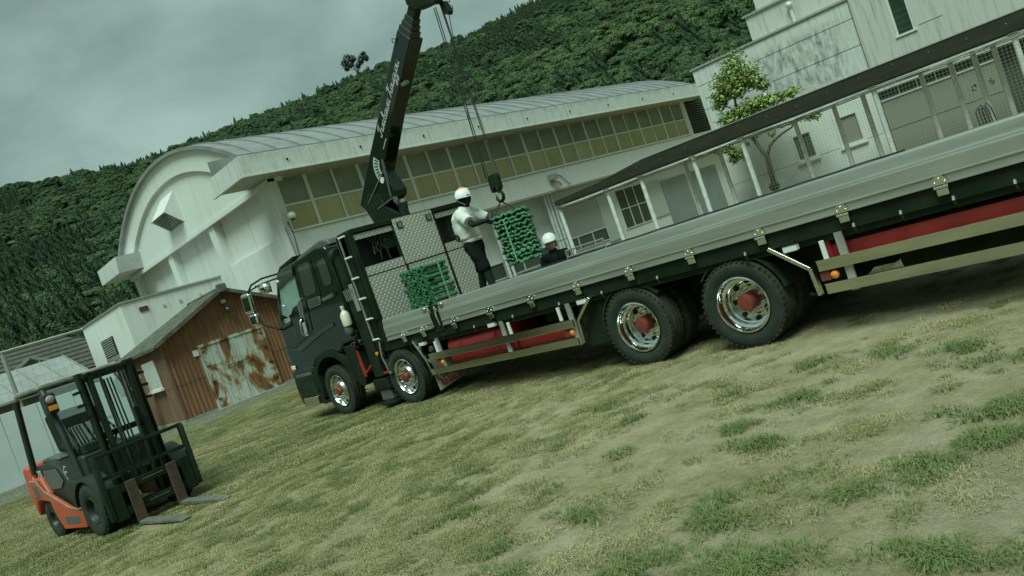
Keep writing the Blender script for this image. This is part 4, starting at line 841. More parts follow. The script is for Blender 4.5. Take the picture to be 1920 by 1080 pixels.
part(MB().box(-1.44, -1.22, .006, .07, .93, 1.30), 'gate_post', 'black', bevel=.008); part(MB().box(-1.44, -1.22, 2.35, 2.41, .93, 1.24), 'gate_post', 'black')
for x in (-1.405, -1.262):
    o = part(MB().pipe([(x, -.012, 1.28), (x+.012, -.03, 1.22), (x-.008, -.022, 1.15), (x+.01, -.03, 1.07), (x, -.014, 1.02)], .014, 8), 'latch_lever', 'chrome', smooth=60)
    part(MB().box(x-.03, x+.03, -.012, .004, 1.20, 1.25), 'latch_plate', 'steel', o, bevel=.004)
for x in (-1.52, -1.13): part(MB().sphere((x, -.008, 1.285), .05, 12, 8, (1.0,.35,.5)), 'corner_lock', 'chrome', smooth=60)
# hinges: half-octagon plate with three bolts over a knuckle and lower plate
hx = MB(); hx.prism([(-.055,1.003),(.055,1.003),(.055,1.035),(.028,1.068),(-.028,1.068),(-.055,1.035)], (0,-.014,0), (1,0,0), (0,0,1), (0,-.008,0))
hinge0 = part(hx, 'hinge', 'steel', loc=(-.969, 0, 0))
part(MB().tube((-.05,-.022,.985), (.05,-.022,.985), .012, n=8), 'hinge_pin', 'chrome', hinge0, smooth=60)
part(MB().box(-.042, .042, -.024, .018, .92, .972), 'lower_leaf', 'steel', hinge0, bevel=.006)
for bx_, bz_ in ((-.035,1.022), (.035,1.022), (0,1.05)): part(MB().sphere((bx_, -.024, bz_), .009, 8, 5), 'bolt', 'chrome', hinge0, smooth=60)
for k in range(1, 10): clone(hinge0, tk, (-.969+.752*k, 0, 0))
for x in (-2.15, -1.67): clone(hinge0, tk, (x, 0, 0))
# rope hooks under the sill
hk = MB(); hk.pipe([(0,.0,.90), (0,-.02,.87), (.006,-.02,.83), (.012,.01,.805)], .009, 6); hk0 = part(hk, 'rope_hook', 'black', loc=(-.6, 0, 0)); part(MB().tube((0,-.012,.895), (0,-.022,.865), .011, n=6), 'hook_tip', 'galv', hk0)
for x in (.15, .95, 1.6, 2.35, 3.35, 4.35, 4.72, 5.1, 5.5, 5.9): clone(hk0, tk, (x, 0, 0))
# wheels
def tyre_profile(r, w, rim):
    h = w/2
    pr = [(rim, -h*.72), (rim+.012, -h*.80), (rim+.05, -h*.96), (rim+.09, -h*1.0), (r-.05, -h*.97), (r-.018, -h*.90), (r-.004, -h*.80)]
    for k, g_ in enumerate((-.45, 0, .45)):
        c = h*g_; pr += [(r, c-.018), (r-.016, c-.012), (r-.016, c+.012), (r, c+.018)]
    pr += [(r-.004, h*.80), (r-.018, h*.90), (r-.05, h*.97), (rim+.09, h*1.0), (rim+.05, h*.96), (rim, h*.72)]
    return pr
def wheel(x, kind, side):
    """side -1: near side (outer face towards -Y)"""
    w_ = .245; s_ = -1 if side < 0 else 1; yo = .02 if side < 0 else 2.40
    yc = yo-s_*w_/2; r_ = .4225; rim = .262
    o = part(MB().lathe(tyre_profile(r_, w_, rim), (x, yc, r_), (0, s_, 0), 56), 'wheel', 'rubber', smooth=40); o.data.materials.append(M['tread'])
    for p in o.data.polygons:                              # tread band darker and dusty
        if max(((o.data.vertices[i].co.x-x)**2+(o.data.vertices[i].co.z-r_)**2)**.5 for i in p.vertices) > r_-.019: p.material_index = 1
    tb = MB()
    for k in range(46):                                    # shoulder lugs
        t = 2*math.pi*k/46
        for sg in (-1, 1):
            c, s2 = math.cos(t), math.sin(t); q = Vector((x+c*(r_-.009), yc+sg*w_*.44, r_+s2*(r_-.009))); tb.bar(q-Vector((0,.014,0)), q+Vector((0,.014,0)), .024, .012, (c, 0, s2))
    tag(part(tb, 'tread_lugs', 'tread', o), kind='stuff')
    ax = (0, s_, 0); h = w_/2; c0 = (x, yc, r_)
    if kind == 'front':
        pr = [(rim+.004, h*.80), (rim+.006, h*.92), (rim-.006, h*.95), (rim-.018, h*.80), (rim-.03, h*.45), (rim-.06, h*.30), (.185, h*.38), (.165, h*.85), (.150, h*.98), (.10, h*1.0), (.085, h*.95), (0, h*.95)]
        part(MB().lathe(pr, c0, ax, 48), 'rim', 'chrome', o, smooth=35); hub = [(.078, h*.9), (.078, h*1.15), (.066, h*1.30), (.03, h*1.36), (0, h*1.36)]
        nr, nh = .128, (h*.98, h*1.34)
    else:
        pr = [(rim+.004, h*.80), (rim+.008, h*.93), (rim-.006, h*.96), (rim-.014, h*.85), (rim-.022, h*.4), (rim-.045, h*.3), (rim-.05, h*-.1), (rim-.062, h*-.15), (rim-.066, h*-.55), (.178, h*-.78), (.15, h*-.80), (.135, h*-.6), (.0, h*-.6)]
        part(MB().lathe(pr, c0, ax, 48), 'rim', 'chrome', o, smooth=35); hub = [(.085, h*-.6), (.085, h*.35), (.078, h*.47), (.055, h*.52), (0, h*.52)]
        nr, nh = .118, (h*-.62, h*-.25)
        y2 = yc-s_*.31; io = part(MB().lathe(tyre_profile(r_, w_, rim), (x, y2, r_), ax, 40), 'inner_wheel', 'tread', smooth=40)
    part(MB().lathe(hub, c0, ax, 24), 'hub', 'redhub', o, smooth=35)
    if side > 0: return                                    # nuts and hand holes of the far side are never seen
    nut = None; a = Vector(ax); hh = h*.36 if kind == 'front' else h*-.70
    for k in range(8):
        t = 2*math.pi*(k+.5)/8; p_ = Vector((x+nr*math.cos(t), yc, r_+nr*math.sin(t)))
        if nut is None: nut = part(MB().tube(a*nh[0], a*nh[1], .017, .013, 8), 'wheel_nut', 'chrome', o, smooth=40, loc=p_)
        else: clone(nut, o, p_)
    hole = None
    for k in range(8):
        t = 2*math.pi*k/8; rr2 = .198 if kind == 'front' else .186; p_ = Vector((x+rr2*math.cos(t), yc, r_+rr2*math.sin(t)))
        if hole is None: hole = part(MB().tube(a*(hh-.02), a*(hh+.008), .026 if kind != 'front' else .018, n=12), 'hand_hole', 'dark', o, loc=p_)
        else: clone(hole, o, p_)
for x, k in ((-4.486, 'front'), (-2.508, 'front'), (1.876, 'rear'), (3.13, 'rear')):
    for s_ in (-1, 1): wheel(x, k, s_)
# mudguards
def guard(x, r0, a0, a1, y0, y1, name='mudguard', m='black', th=.02):
    n = 14; po = [(x+r0*math.cos(R(a0+(a1-a0)*k/n)), .4225+r0*math.sin(R(a0+(a1-a0)*k/n))) for k in range(n+1)]; pi = [(x+(r0-th)*math.cos(R(a0+(a1-a0)*k/n)), .4225+(r0-th)*math.sin(R(a0+(a1-a0)*k/n))) for k in range(n+1)]
    return part(MB().prism(po+pi[::-1], (0, y0, 0), (1,0,0), (0,0,1), (0, y1-y0, 0)), name, m, smooth=40)
guard(-2.508, .49, 15, 165, .06, .5)
for y0 in (.05, 1.75): guard(1.876, .475, 40, 170, y0, y0+.6, m='dark'); guard(3.13, .475, 10, 140, y0, y0+.6, m='dark')
# side guards of polished rail
def rail(x0, x1, z0, z1, nm='guard_rail'): 
    o = part(MB().box(x0, x1, -.012, .02, z0, z1), nm, 'steel', bevel=.006); part(MB().box(x0, x1, -.016, -.0125, z1-.006, z1), 'rail_edge', 'chrome', o); return o
rail(-1.755, 1.045, .577, .672); rail(-1.78, 1.035, .372, .458); rail(3.948, 6.1, .568, .664); rail(3.96, 6.1, .366, .456)
for x, z0, z1 in ((-1.55,.36,.9), (-.18,.36,.9), (.98,.36,.9), (4.15,.35,.86), (5.6,.35,.86)):
    part(MB().box(x, x+.07, .022, .05, z0, z1), 'guard_bracket', 'galv', bevel=.004)
for x, z in ((-1.56, .66), (-.02, .66), (.86, .68), (4.02, .66)): part(MB().box(x, x+.04, -.004, .02, z, z+.16), 'stay_plate', 'whiteplastic', bevel=.004)
for x, z in ((-1.83, .83), (-.3, .84), (1.26, .835), (3.76, .82)):
    o = part(MB().box(x-.065, x+.065, -.01, .06, z-.028, z+.032), 'marker_lamp', 'whiteplastic', bevel=.01); part(MB().box(x-.07, x+.07, -.016, .05, z+.034, z+.06), 'lamp_hood', 'black', o)
def stay(pts, m='steel'):
    mbx = MB()
    for a, c in zip(pts, pts[1:]): mbx.bar((a[0], 0, a[1]), (c[0], 0, c[1]), .035, .055, (0,1,0))
    return part(mbx, 'flap_stay', m, bevel=.004)
stay([(-1.99,.90), (-1.83,.60), (-1.78,.37)]); stay([(3.574,.869), (3.885,.608), (3.90,.372)]); stay([(1.406,.858), (1.148,.646), (1.128,.385)])
stay([(-2.79,1.03), (-2.86,.80), (-2.80,.52)])
for x, z in ((-1.52, .515), (.97, .52), (4.06, .515)):
    o = part(MB().lathe([(.036, 0), (.036, .02), (.028, .032), (0, .036)], (x, .03, z), (0,-1,0), 16), 'side_reflector', 'amber', smooth=50); part(MB().box(x-.12, x-.04, .01, .05, z-.035, z+.04), 'reflector_bracket', 'redhub', o)
# red tanks and small gear behind the guards
tkp = [(.13,.44),(.55,.44),(.6,.5),(.6,.76),(.55,.82),(.2,.82),(.12,.77),(.09,.70),(.09,.48)]
o = part(MB().prism(tkp, (-1.42,0,0), (0,1,0), (0,0,1), (1.35,0,0)), 'fuel_tank', 'red', bevel=.03)
for x in (-1.15, -.42): part(MB().prism([(a*1.0-.006 if a < .3 else a, z+.005) for a, z in tkp], (x,0,0), (0,1,0), (0,0,1), (.03,0,0)), 'tank_strap', 'red', o)
part(MB().box(-1.10, -.86, .12, .32, .822, .90), 'tank_cap_box', 'redhub', o, bevel=.02); part(MB().box(-.02, 1.0, .10, .5, .45, .62), 'battery_box', 'red', bevel=.02)
part(MB().lathe([(.09,0),(.1,.03),(.1,.36),(.09,.4)], (.45,.3,.74), (1,0,0), 16, True), 'air_tank', 'dark', smooth=40)
for x, z, r_ in ((-1.74,.72,.055), (-1.62,.86,.03), (-1.42,.87,.03), (-1.36,.83,.025)): part(MB().lathe([(r_,0),(r_,.06),(r_*.6,.08)], (x,.12,z), (0,-1,0), 14, True), 'air_filter', 'darkgrey', smooth=40)
part(MB().box(1.09, 1.6, .1, .6, .3, .8), 'tool_box', 'black', bevel=.02)
# mud flap with the maker's name
fl = part(MB().prism([(.0,.60),(.55,.60),(.60,.20),(.03,.13)], (-1.80,0,0), (0,1,0), (0,0,1), (-.012,0,0)), 'mud_flap', 'flap')
LET = {'I': [[(.15,0),(.15,1)]], 'S': [[(.62,1),(.1,1),(.1,.52),(.62,.52),(.62,0),(.05,0)]], 'U': [[(.08,1),(.08,.12),(.2,0),(.5,0),(.62,.12),(.62,1)]], 'Z': [[(.06,1),(.62,1),(.06,0),(.62,0)]],
       'G': [[(.62,.8),(.62,1),(.08,1),(.08,0),(.62,0),(.62,.5),(.35,.5)]], 'A': [[(.05,0),(.05,.8),(.2,1),(.5,1),(.65,.8),(.65,0)], [(.05,.4),(.65,.4)]], '2': [[(.06,.85),(.2,1),(.5,1),(.62,.85),(.62,.62),(.06,0),(.64,0)]], '0': [[(.06,.1),(.06,.9),(.2,1),(.5,1),(.62,.9),(.62,.1),(.5,0),(.2,0),(.06,.1)]]}
def blocktext(txt, o, ea, eb, h, wd, th, name, m, parent, gap=.86):
    bb = MB(); ea, eb = Vector(ea), Vector(eb); x = 0
    for ch in txt:
        bb.strokes(LET[ch], Vector(o)+ea*(x*h), ea*h, eb*h, wd/h, th, smooth=False); x += gap if ch != 'I' else .45
    return part(bb, name, m, parent)
blocktext('ISUZU', (-1.797, .08, .195), (0,1,.04), (0,0,1), .095, .024, (.004,0,0), 'lettering', 'redletter', fl, .95)
part(MB().strokes([[(0,0),(.25,.05),(.45,.02)],[(.05,-.03),(.3,.02),(.45,.02)]], (-1.797,.1,.33), (0,1,0), (0,0,1), .03, (.004,0,0)), 'flap_emblem', 'dark', fl)
# headboard of checker plate with two open racks
HX = -2.65
part(MB().box(HX-.05, HX, .05, 2.36, 1.05, 1.985), 'checker_panel', 'checker'); part(MB().box(HX-.05, HX+.012, .82, 1.62, 2.0, 2.72), 'checker_door', 'checker', bevel=.006)
for y in (.88, 1.47):
    o = part(MB().box(HX+.013, HX+.022, y, y+.11, 2.55, 2.66), 'paddle_latch', 'black', bevel=.004); part(MB().box(HX+.023, HX+.03, y+.02, y+.09, 2.565, 2.645), 'latch_paddle', 'steel', o, bevel=.004)
for (y0, y1) in ((.09, .80), (1.64, 2.34)):
    part(MB().box(HX-.05, HX-.002, y0, y1, 2.0, 2.13), 'checker_strip', 'checker'); part(MB().box(HX-.06, HX-.02, y0, y1, 2.56, 2.64), 'checker_strip', 'checker')
    part(MB().box(HX-.34, HX-.30, y0, y1, 2.0, 2.66), 'rack_back', 'darkgrey')
    ch = MB()
    for k in range(11):
        y = y0+.32+.03*k+rg.uniform(-.01, .01); z = 2.60; pts_ = [(HX-.1+rg.uniform(-.03,.03), y+rg.uniform(-.03,.03), z-i*rg.uniform(.045,.075)) for i in range(int(rg.integers(4, 8)))]
        ch.pipe(pts_, .011, 5)
    part(ch, 'hanging_chain', 'rope'); part(MB().tube((HX-.1, y0, 2.61), (HX-.1, y1, 2.61), .014, n=8), 'rack_bar', 'black')
part(MB().box(HX-.36, HX+.01, .04, 2.38, 2.66, 2.735), 'rack_top', 'black', bevel=.012)
for y in (.03, .80, 1.62, 2.33): part(MB().box(HX-.06, HX+.006, y, y+.045, 1.05, 2.66), 'headboard_post', 'black')
part(MB().box(HX-.05, HX+.004, .05, 2.36, 1.986, 1.999), 'panel_joint', 'dark')
part(MB().box(HX-.36, HX-.0, .0, .05, 1.35, 2.70), 'headboard_side', 'black', bevel=.01)
part(MB().box(-3.02, -2.72, .0, .06, 2.36, 2.69), 'side_box', 'greyplastic', bevel=.01)
# ladder on the near side
part(MB().bar((-2.905, -.03, 1.07), (-2.875, -.03, 2.68), .022, .022), 'ladder_stile', 'galv'); part(MB().bar((-2.74, -.03, 1.07), (-2.71, -.03, 2.68), .02, .02), 'ladder_stile', 'black')
for k in range(6): part(MB().tube((-2.91+.006*k, -.035, 1.075+.318*k), (-2.73+.006*k, -.035, 1.072+.318*k), .015, n=8), 'ladder_rung', 'whiteplastic', smooth=50)
part(MB().box(-3.0, -2.66, .04, .5, .85, 1.35), 'ladder_backing', 'black', bevel=.01)
# outrigger, its leg and gear behind the cab
part(MB().box(-3.32, -3.06, .03, .25, .5, 1.95), 'outrigger_housing', 'black', bevel=.015); part(MB().box(-3.42, -2.98, .02, .28, .30, .47), 'outrigger_collar', 'black', bevel=.015)
part(MB().box(-3.36, -3.06, .05, .25, .12, .30), 'outrigger_jack', 'greyplastic', bevel=.02); part(MB().lathe([(.2,.0),(.2,.03),(.1,.07)], (-3.2,.15,.06), (0,0,1), 20, True), 'outrigger_foot', 'black', smooth=40)
part(MB().box(-3.3, -3.05, .2, 2.2, .95, 1.25), 'outrigger_beam', 'black', bevel=.015)
part(MB().box(-3.12, -2.98, .0, .06, 1.55, 1.98), 'control_box', 'galv', bevel=.01); 
for k in range(5): part(MB().bar((-3.28+.05*k, -.0, 1.75), (-3.26+.05*k, -.02, 1.92), .014, .014), 'control_lever', 'galv')
o = part(MB().lathe([(.0,0),(.07,0),(.075,.02),(.075,.17),(.05,.22),(.025,.24),(.025,.29),(0,.29)], (-3.44,-.03,1.40), (0,0,1), 18), 'reservoir', 'cream', smooth=40); part(MB().lathe([(.03,.29),(.03,.32),(0,.32)], (-3.44,-.03,1.40), (0,0,1), 14), 'reservoir_cap', 'whiteplastic', o)
part(MB().lathe([(.06,0),(.075,.06),(.06,.12)], (-3.46,-.03,1.27), (0,0,1), 14, True), 'reservoir_base', 'greyplastic', smooth=40)
jm = MB()
for k in range(16): jm.sphere((-3.6+rg.uniform(0,.3), .0+rg.uniform(0,.1), 1.02+rg.uniform(0,.25)), rg.uniform(.02,.045), 8, 6)
part(jm, 'valve_block', 'darkgrey', smooth=50)
o = part(MB().bar((-3.60, .05, 1.02), (-3.52, .02, .55), .035, .06), 'red_lever', 'red', bevel=.008); part(MB().bar((-3.62, .05, 1.12), (-3.60, .05, 1.02), .05, .07), 'lever_grip', 'whiteplastic', o)
part(MB().bar((-3.55, .02, .58), (-3.3, .02, .70), .03, .03), 'red_link', 'red'); part(MB().box(-2.99, -2.87, -.012, .01, .53, .57), 'red_reflector', 'red', bevel=.01)
part(MB().lathe([(.03, 0), (.03, .02), (0, .03)], (-2.98, .0, .86), (0,-1,0), 12), 'amber_marker', 'amber', smooth=50)
part(MB().box(-4.0, -3.35, .3, 2.1, .55, 1.3), 'engine_bay', 'dark', bevel=.03)
# ---------------------------------------------------------------- cab
cabp = [(-5.80,.93),(-5.835,1.25),(-5.77,1.65),(-5.62,2.02),(-5.42,2.36),(-5.24,2.58),(-5.05,2.66),(-4.3,2.70),(-3.75,2.735),(-3.5,2.70),(-3.44,2.60),(-3.44,1.15),(-3.78,1.13),(-3.9,1.12),(-4.05,1.02),(-4.9,1.02),(-5.06,.9),(-5.08,.6),(-5.78,.6)]
part(MB().prism(cabp, (0,.04,0), (1,0,0), (0,0,1), (0,2.34,0)), 'cab', 'paint', bevel=.045, seg=3)
part(MB().prism([(-4.75,2.69),(-4.35,2.76),(-3.75,2.82),(-3.5,2.78),(-3.46,2.68)], (0,.15,0), (1,0,0), (0,0,1), (0,2.12,0)), 'roof_deflector', 'greyplastic', bevel=.03, seg=3)
part(MB().prism([(-5.36,2.58),(-5.12,2.72),(-4.6,2.78),(-4.6,2.70),(-5.1,2.64),(-5.3,2.54)], (0,.09,0), (1,0,0), (0,0,1), (0,2.2,0)), 'roof_cap', 'paint', bevel=.02)
part(MB().box(-5.30, -5.12, .3, .42, 2.70, 2.76), 'roof_lamp', 'black', bevel=.02)
# windscreen
part(MB().add([(-5.80,.14,1.70),(-5.80,2.28,1.70),(-5.36,2.2,2.52),(-5.36,.22,2.52)], [(0,1,2,3)]), 'windscreen', 'smoke')
def side(poly, name, m, parent=tk, out=.012, y=.04, **kw): return part(MB().prism(poly, (0, y-out, 0), (1,0,0), (0,0,1), (0, out-.002, 0)), name, m, parent, **kw)
door = side([(-5.70,1.40),(-5.42,1.33),(-4.83,1.45),(-4.66,1.52),(-4.40,2.62),(-5.08,2.60),(-5.30,2.35),(-5.55,1.98)], 'door', 'paint', bevel=.008)
win = side([(-5.27,2.30),(-5.18,2.46),(-4.60,2.50),(-4.70,2.02),(-5.02,1.98),(-5.14,1.90),(-5.30,1.86),(-5.46,1.94)], 'door_window', 'cabpane', door, .018)
side([(-5.24,2.44),(-5.10,2.60),(-4.52,2.62),(-4.60,2.46),(-4.95,2.42),(-5.2,2.36)], 'rain_visor', 'smoke', door, .05, bevel=.01)
side([(-4.80,2.02),(-4.62,2.06),(-4.64,2.08),(-4.80,2.04)], 'window_trim', 'chrome', door, .03)
side([(-4.86,2.0),(-4.66,2.04),(-4.78,1.70),(-4.92,1.68)], 'quarter_panel', 'greyplastic', door, .016)
hd_ = part(MB().pipe([(-4.86,.005,1.74),(-4.85,-.035,1.70),(-4.90,-.035,1.52),(-4.93,.005,1.48)], .017, 8), 'door_handle', 'chrome', door, smooth=60); side([(-4.95,1.45),(-4.84,1.45),(-4.80,1.76),(-4.90,1.77)], 'handle_bezel', 'chrome', door, .016, bevel=.006)
side([(-5.66,1.36),(-5.42,1.30),(-4.86,1.40),(-4.4,1.47),(-3.95,1.52),(-3.95,1.46),(-4.4,1.41),(-5.3,1.22)], 'edge_highlight', 'edgesheen', tk, .02, bevel=.006)  # strip standing in for the gloss highlight along the lower door edge
part(MB().strokes([[(0,0),(1,.15)],[(.55,.1),(.5,-.9),(.6,-1)]], (-5.32,.026,1.62), (.14,0,0), (0,0,.12), .1, (0,-.004,0)), 'door_mark', 'greyplastic', door)
blocktext('GIGA', (-5.46,.027,1.78), (1,0,.03), (0,0,1), .065, .015, (0,-.004,0), 'nameplate', 'letter', door, .95)
def rwin(x0, x1, z0, z1, lean=.05, r_=.05):
    return [(x0+r_, z0), (x1-r_, z0), (x1, z0+r_), (x1+lean, z1-r_), (x1+lean-r_, z1), (x0+lean+r_, z1), (x0+lean, z1-r_), (x0, z0+r_)]
bp = side(rwin(-4.55,-4.02,1.98,2.66,.06), 'rear_door_panel', 'paint', tk, .010, bevel=.006); side(rwin(-4.50,-4.10,2.07,2.58,.08), 'sleeper_window', 'smoke', bp, .016)
side(rwin(-4.50,-4.08,1.86,2.0,.02,.03), 'air_vent', 'greyplastic', bp, .02, bevel=.006)
for k in range(4): side([(-4.44,1.885+k*.027),(-4.12,1.895+k*.027),(-4.12,1.903+k*.027),(-4.44,1.893+k*.027)], 'vent_slat', 'dark', bp, .024)
side(rwin(-3.82,-3.56,2.10,2.52,.02), 'sleeper_window', 'smoke', tk, .014)
side([(-4.0,1.94),(-3.6,1.96),(-3.62,1.90),(-3.95,1.89)], 'grab_trim', 'greyplastic', tk, .05)
o = part(MB().lathe([(.12,0),(.12,.08),(.10,.1)], (-3.42,.14,2.48), (1,0,0), 16, True), 'air_intake', 'black', smooth=40); part(MB().tube((-3.34,.16,1.3), (-3.34,.16,2.45), .1, n=14), 'intake_pipe', 'black', smooth=50)
# wheel arch, bumper, steps
guard(-4.486, .70, 8, 172, .005, .10, 'arch_flare', 'black', .10); guard(-4.486, .60, 5, 175, .06, .6, 'arch_liner', 'dark')
part(MB().prism([(-5.06,.90),(-5.06,.40),(-4.98,.36),(-4.95,.62),(-4.98,.9)], (0,.0,0), (1,0,0), (0,0,1), (0,.2,0)), 'arch_front', 'black', bevel=.01)
part(MB().prism([(-3.92,1.10),(-3.60,1.10),(-3.52,.60),(-3.62,.42),(-3.80,.42),(-3.86,.72)], (0,.02,0), (1,0,0), (0,0,1), (0,.35,0)), 'arch_rear', 'black', bevel=.02)
bpr = part(MB().prism([(-5.86,.93),(-5.90,.62),(-5.86,.34),(-5.80,.27),(-5.22,.27),(-5.10,.34),(-5.06,.62),(-5.08,.93)], (0,.02,0), (1,0,0), (0,0,1), (0,2.38,0)), 'bumper', 'paint', bevel=.03, seg=3)
part(MB().box(-5.72, -5.16, -.002, .015, .80, .85), 'bumper_trim', 'greyplastic', bpr, bevel=.006); part(MB().box(-5.74, -5.22, -.008, .03, .27, .42), 'step_plate', 'steel', bpr, bevel=.015)
part(MB().box(-5.70, -5.15, .0, .016, .46, .74), 'step_recess', 'dark', bpr); part(MB().prism([(-5.2,.42),(-5.05,.42),(-5.02,.3),(-4.9,.33),(-4.9,.27),(-5.1,.25)], (0,.01,0), (1,0,0), (0,0,1), (0,.2,0)), 'step_tail', 'black', bevel=.012)
part(MB().box(-5.80, -5.66, .005, .03, .955, 1.03), 'turn_signal', 'whiteplastic', bevel=.012); part(MB().box(-5.90, -5.85, .02, .10, .44, .52), 'front_reflector', 'orange', bevel=.01)
part(MB().prism([(-5.86,1.05),(-5.89,1.3),(-5.86,1.34),(-5.83,1.06)], (0,.05,0), (1,0,0), (0,0,1), (0,.3,0)), 'corner_vane', 'greyplastic', bevel=.01)
# mirrors on bent arms
arm = [(-5.20,.10,2.62),(-5.45,-.12,2.64),(-5.70,-.22,2.60),(-5.84,-.25,2.50),(-5.84,-.25,2.10),(-5.72,-.22,1.86),(-5.50,-.10,1.72),(-5.62,.06,1.68)]
part(MB().pipe(arm, .017, 8), 'mirror_arm', 'black', smooth=60); part(MB().pipe([(-5.25,.12,2.56),(-5.5,-.1,2.56),(-5.78,-.24,2.52)], .014, 8), 'mirror_arm', 'black', smooth=60)
def mirror(c, sx, sz, nm, rnd=False):
    T_ = Matrix.Translation(c) @ Matrix.Rotation(R(28), 4, 'Z') @ Matrix.Rotation(R(4), 4, 'Y')
    m_ = MB()
    if rnd: m_.lathe([(0,-.07),(.5,-.06),(.85,-.035),(1.0,0),(1.0,.02),(.93,.03)], (0,0,0), (0,1,0), 24)
    else: m_.box(-1, 1, -.055, .045, -1, 1)
    for i, v_ in enumerate(m_.v): m_.v[i] = (v_[0]*sx, v_[1], v_[2]*sz)
    o = part(m_, nm, 'chrome', smooth=40) if rnd else part(m_, nm, 'chrome', bevel=.05, seg=5)
    o.data.transform(T_); g_ = MB(); g_.box(-.82*sx, .82*sx, .046, .05, -.86*sz, .86*sz); q = part(g_, 'mirror_glass', 'smoke', o); q.data.transform(T_)
    g_ = MB(); g_.box(-.6*sx, .55*sx, -.060, -.056, -.7*sz, .6*sz); q = part(g_, 'mirror_back_recess', 'black', o) if not rnd else part(MB().box(-.3*sx, .3*sx, -.075, -.06, -.2*sz, .2*sz), 'mirror_pivot', 'black', o); q.data.transform(T_)
mirror((-5.93,-.27,2.32), .105, .185, 'wing_mirror'); mirror((-5.90,-.27,2.02), .095, .105, 'kerb_mirror'); mirror((-5.42,-.14,2.46), .12, .10, 'front_mirror', True)
part(MB().pipe([(-5.6,-.2,2.56),(-5.5,-.16,2.50)], .012, 6), 'mirror_arm', 'black')
# ---------------------------------------------------------------- crane
part(MB().box(-3.45, -2.72, .8, 1.6, .8, 1.4), 'crane_base', 'black', bevel=.04); part(MB().lathe([(.30,1.3),(.30,1.6),(.22,1.7),(.22,2.5)], (-3.08,1.2,0), (0,0,1), 24, True), 'crane_column', 'black', smooth=40)
part(MB().prism([(-3.42,2.45),(-2.72,2.45),(-2.70,2.78),(-2.95,2.98),(-3.02,3.2),(-3.3,3.3),(-3.52,3.15),(-3.40,2.82)], (0,1.03,0), (1,0,0), (0,0,1), (0,.06,0)), 'column_cheek', 'black', bevel=.01)
part(MB().prism([(-3.42,2.45),(-2.72,2.45),(-2.70,2.78),(-2.95,2.98),(-3.02,3.2),(-3.3,3.3),(-3.52,3.15),(-3.40,2.82)], (0,1.20,0), (1,0,0), (0,0,1), (0,.06,0)), 'column_cheek', 'black', bevel=.01)
bm_ = [(-3.614,3.197),(-3.46,3.02),(-3.05,2.97),(-2.66,3.04),(-2.60,3.13),(-2.74,3.47),(-2.05,4.13),(-1.11,4.91),(-1.30,5.14),(-2.242,4.363),(-2.974,3.764)]
boom = part(MB().prism(bm_, (0,1.04,0), (1,0,0), (0,0,1), (0,.25,0)), 'boom', 'paint', bevel=.012)
d_ = Vector((.774, 0, .633)); u_ = Vector((-.633, 0, .774)); c0 = Vector((-1.205, 1.14, 5.025))
for k, (ln, hw) in enumerate(((.10,.135), (.09,.115), (.09,.097), (.40,.08))):
    a = c0+d_*(.09*k-.01); q = a+d_*ln; part(MB().bar(a, q, .19-.025*k, hw*2, u_), 'boom_section', 'darkgrey' if k < 3 else 'black', boom, bevel=.008)
hdp = part(MB().prism([(-.95,5.60),(-.97,5.34),(-.84,5.20),(-.70,5.17),(-.58,5.15),(-.44,5.10),(-.38,5.18),(-.40,5.34),(-.60,5.55)], (0,1.06,0), (1,0,0), (0,0,1), (0,.16,0)), 'boom_head', 'black', boom, bevel=.012)
part(MB().lathe([(.1,-.04),(.1,.04)], (-.70,1.14,5.28), (0,1,0), 18, True), 'sheave', 'darkgrey', boom, smooth=40); part(MB().prism([(-.50,5.12),(-.41,5.12),(-.36,4.96),(-.40,4.92),(-.46,4.96)], (0,1.2,0), (1,0,0), (0,0,1), (0,.08,0)), 'limit_switch', 'black', boom)
for z in (5.0, 5.12): part(MB().pipe([(-.38,1.24,z), (-.34,1.24,z+.03), (-.31,1.24,z-.01), (-.34,1.24,z-.05), (-.39,1.24,z-.03)], .008, 6), 'guide_ring', 'rope', boom)
part(MB().pipe([(-1.40,1.03,4.98), (-1.44,1.0,5.02), (-1.41,.99,5.06), (-1.37,1.02,5.03)], .008, 6), 'guide_ring', 'rope', boom)
part(MB().box(-1.62, -1.50, 1.04, 1.10, 4.42, 4.47), 'boom_bracket', 'greyplastic', boom); part(MB().bar((-2.50,1.038,3.78), (-2.36,1.038,3.89), .012, .03, (0,1,0)), 'boom_label', 'letter', boom)
part(MB().bar((-2.72,1.032,3.08), (-2.62,1.03,3.66), .03, .03, (0,1,0)), 'boom_rib', 'greyplastic', boom); part(MB().bar((-3.35,1.03,3.15), (-2.62,1.03,3.52), .02, .02, (0,1,0)), 'boom_rib', 'greyplastic', boom); part(MB().bar((-3.15,1.03,3.0), (-2.66,1.03,3.05), .02, .02, (0,1,0)), 'hose_clamp', 'greyplastic', boom)
part(MB().lathe([(.05,0),(.05,.02)], (-2.64,1.04,3.0), (0,-1,0), 16, True), 'pivot_pin', 'greyplastic', boom)
part(MB().lathe([(.05,0),(.05,.012)], (-2.80,1.035,3.37), (0,-1,0), 20, True), 'round_decal', 'whiteplastic', boom)
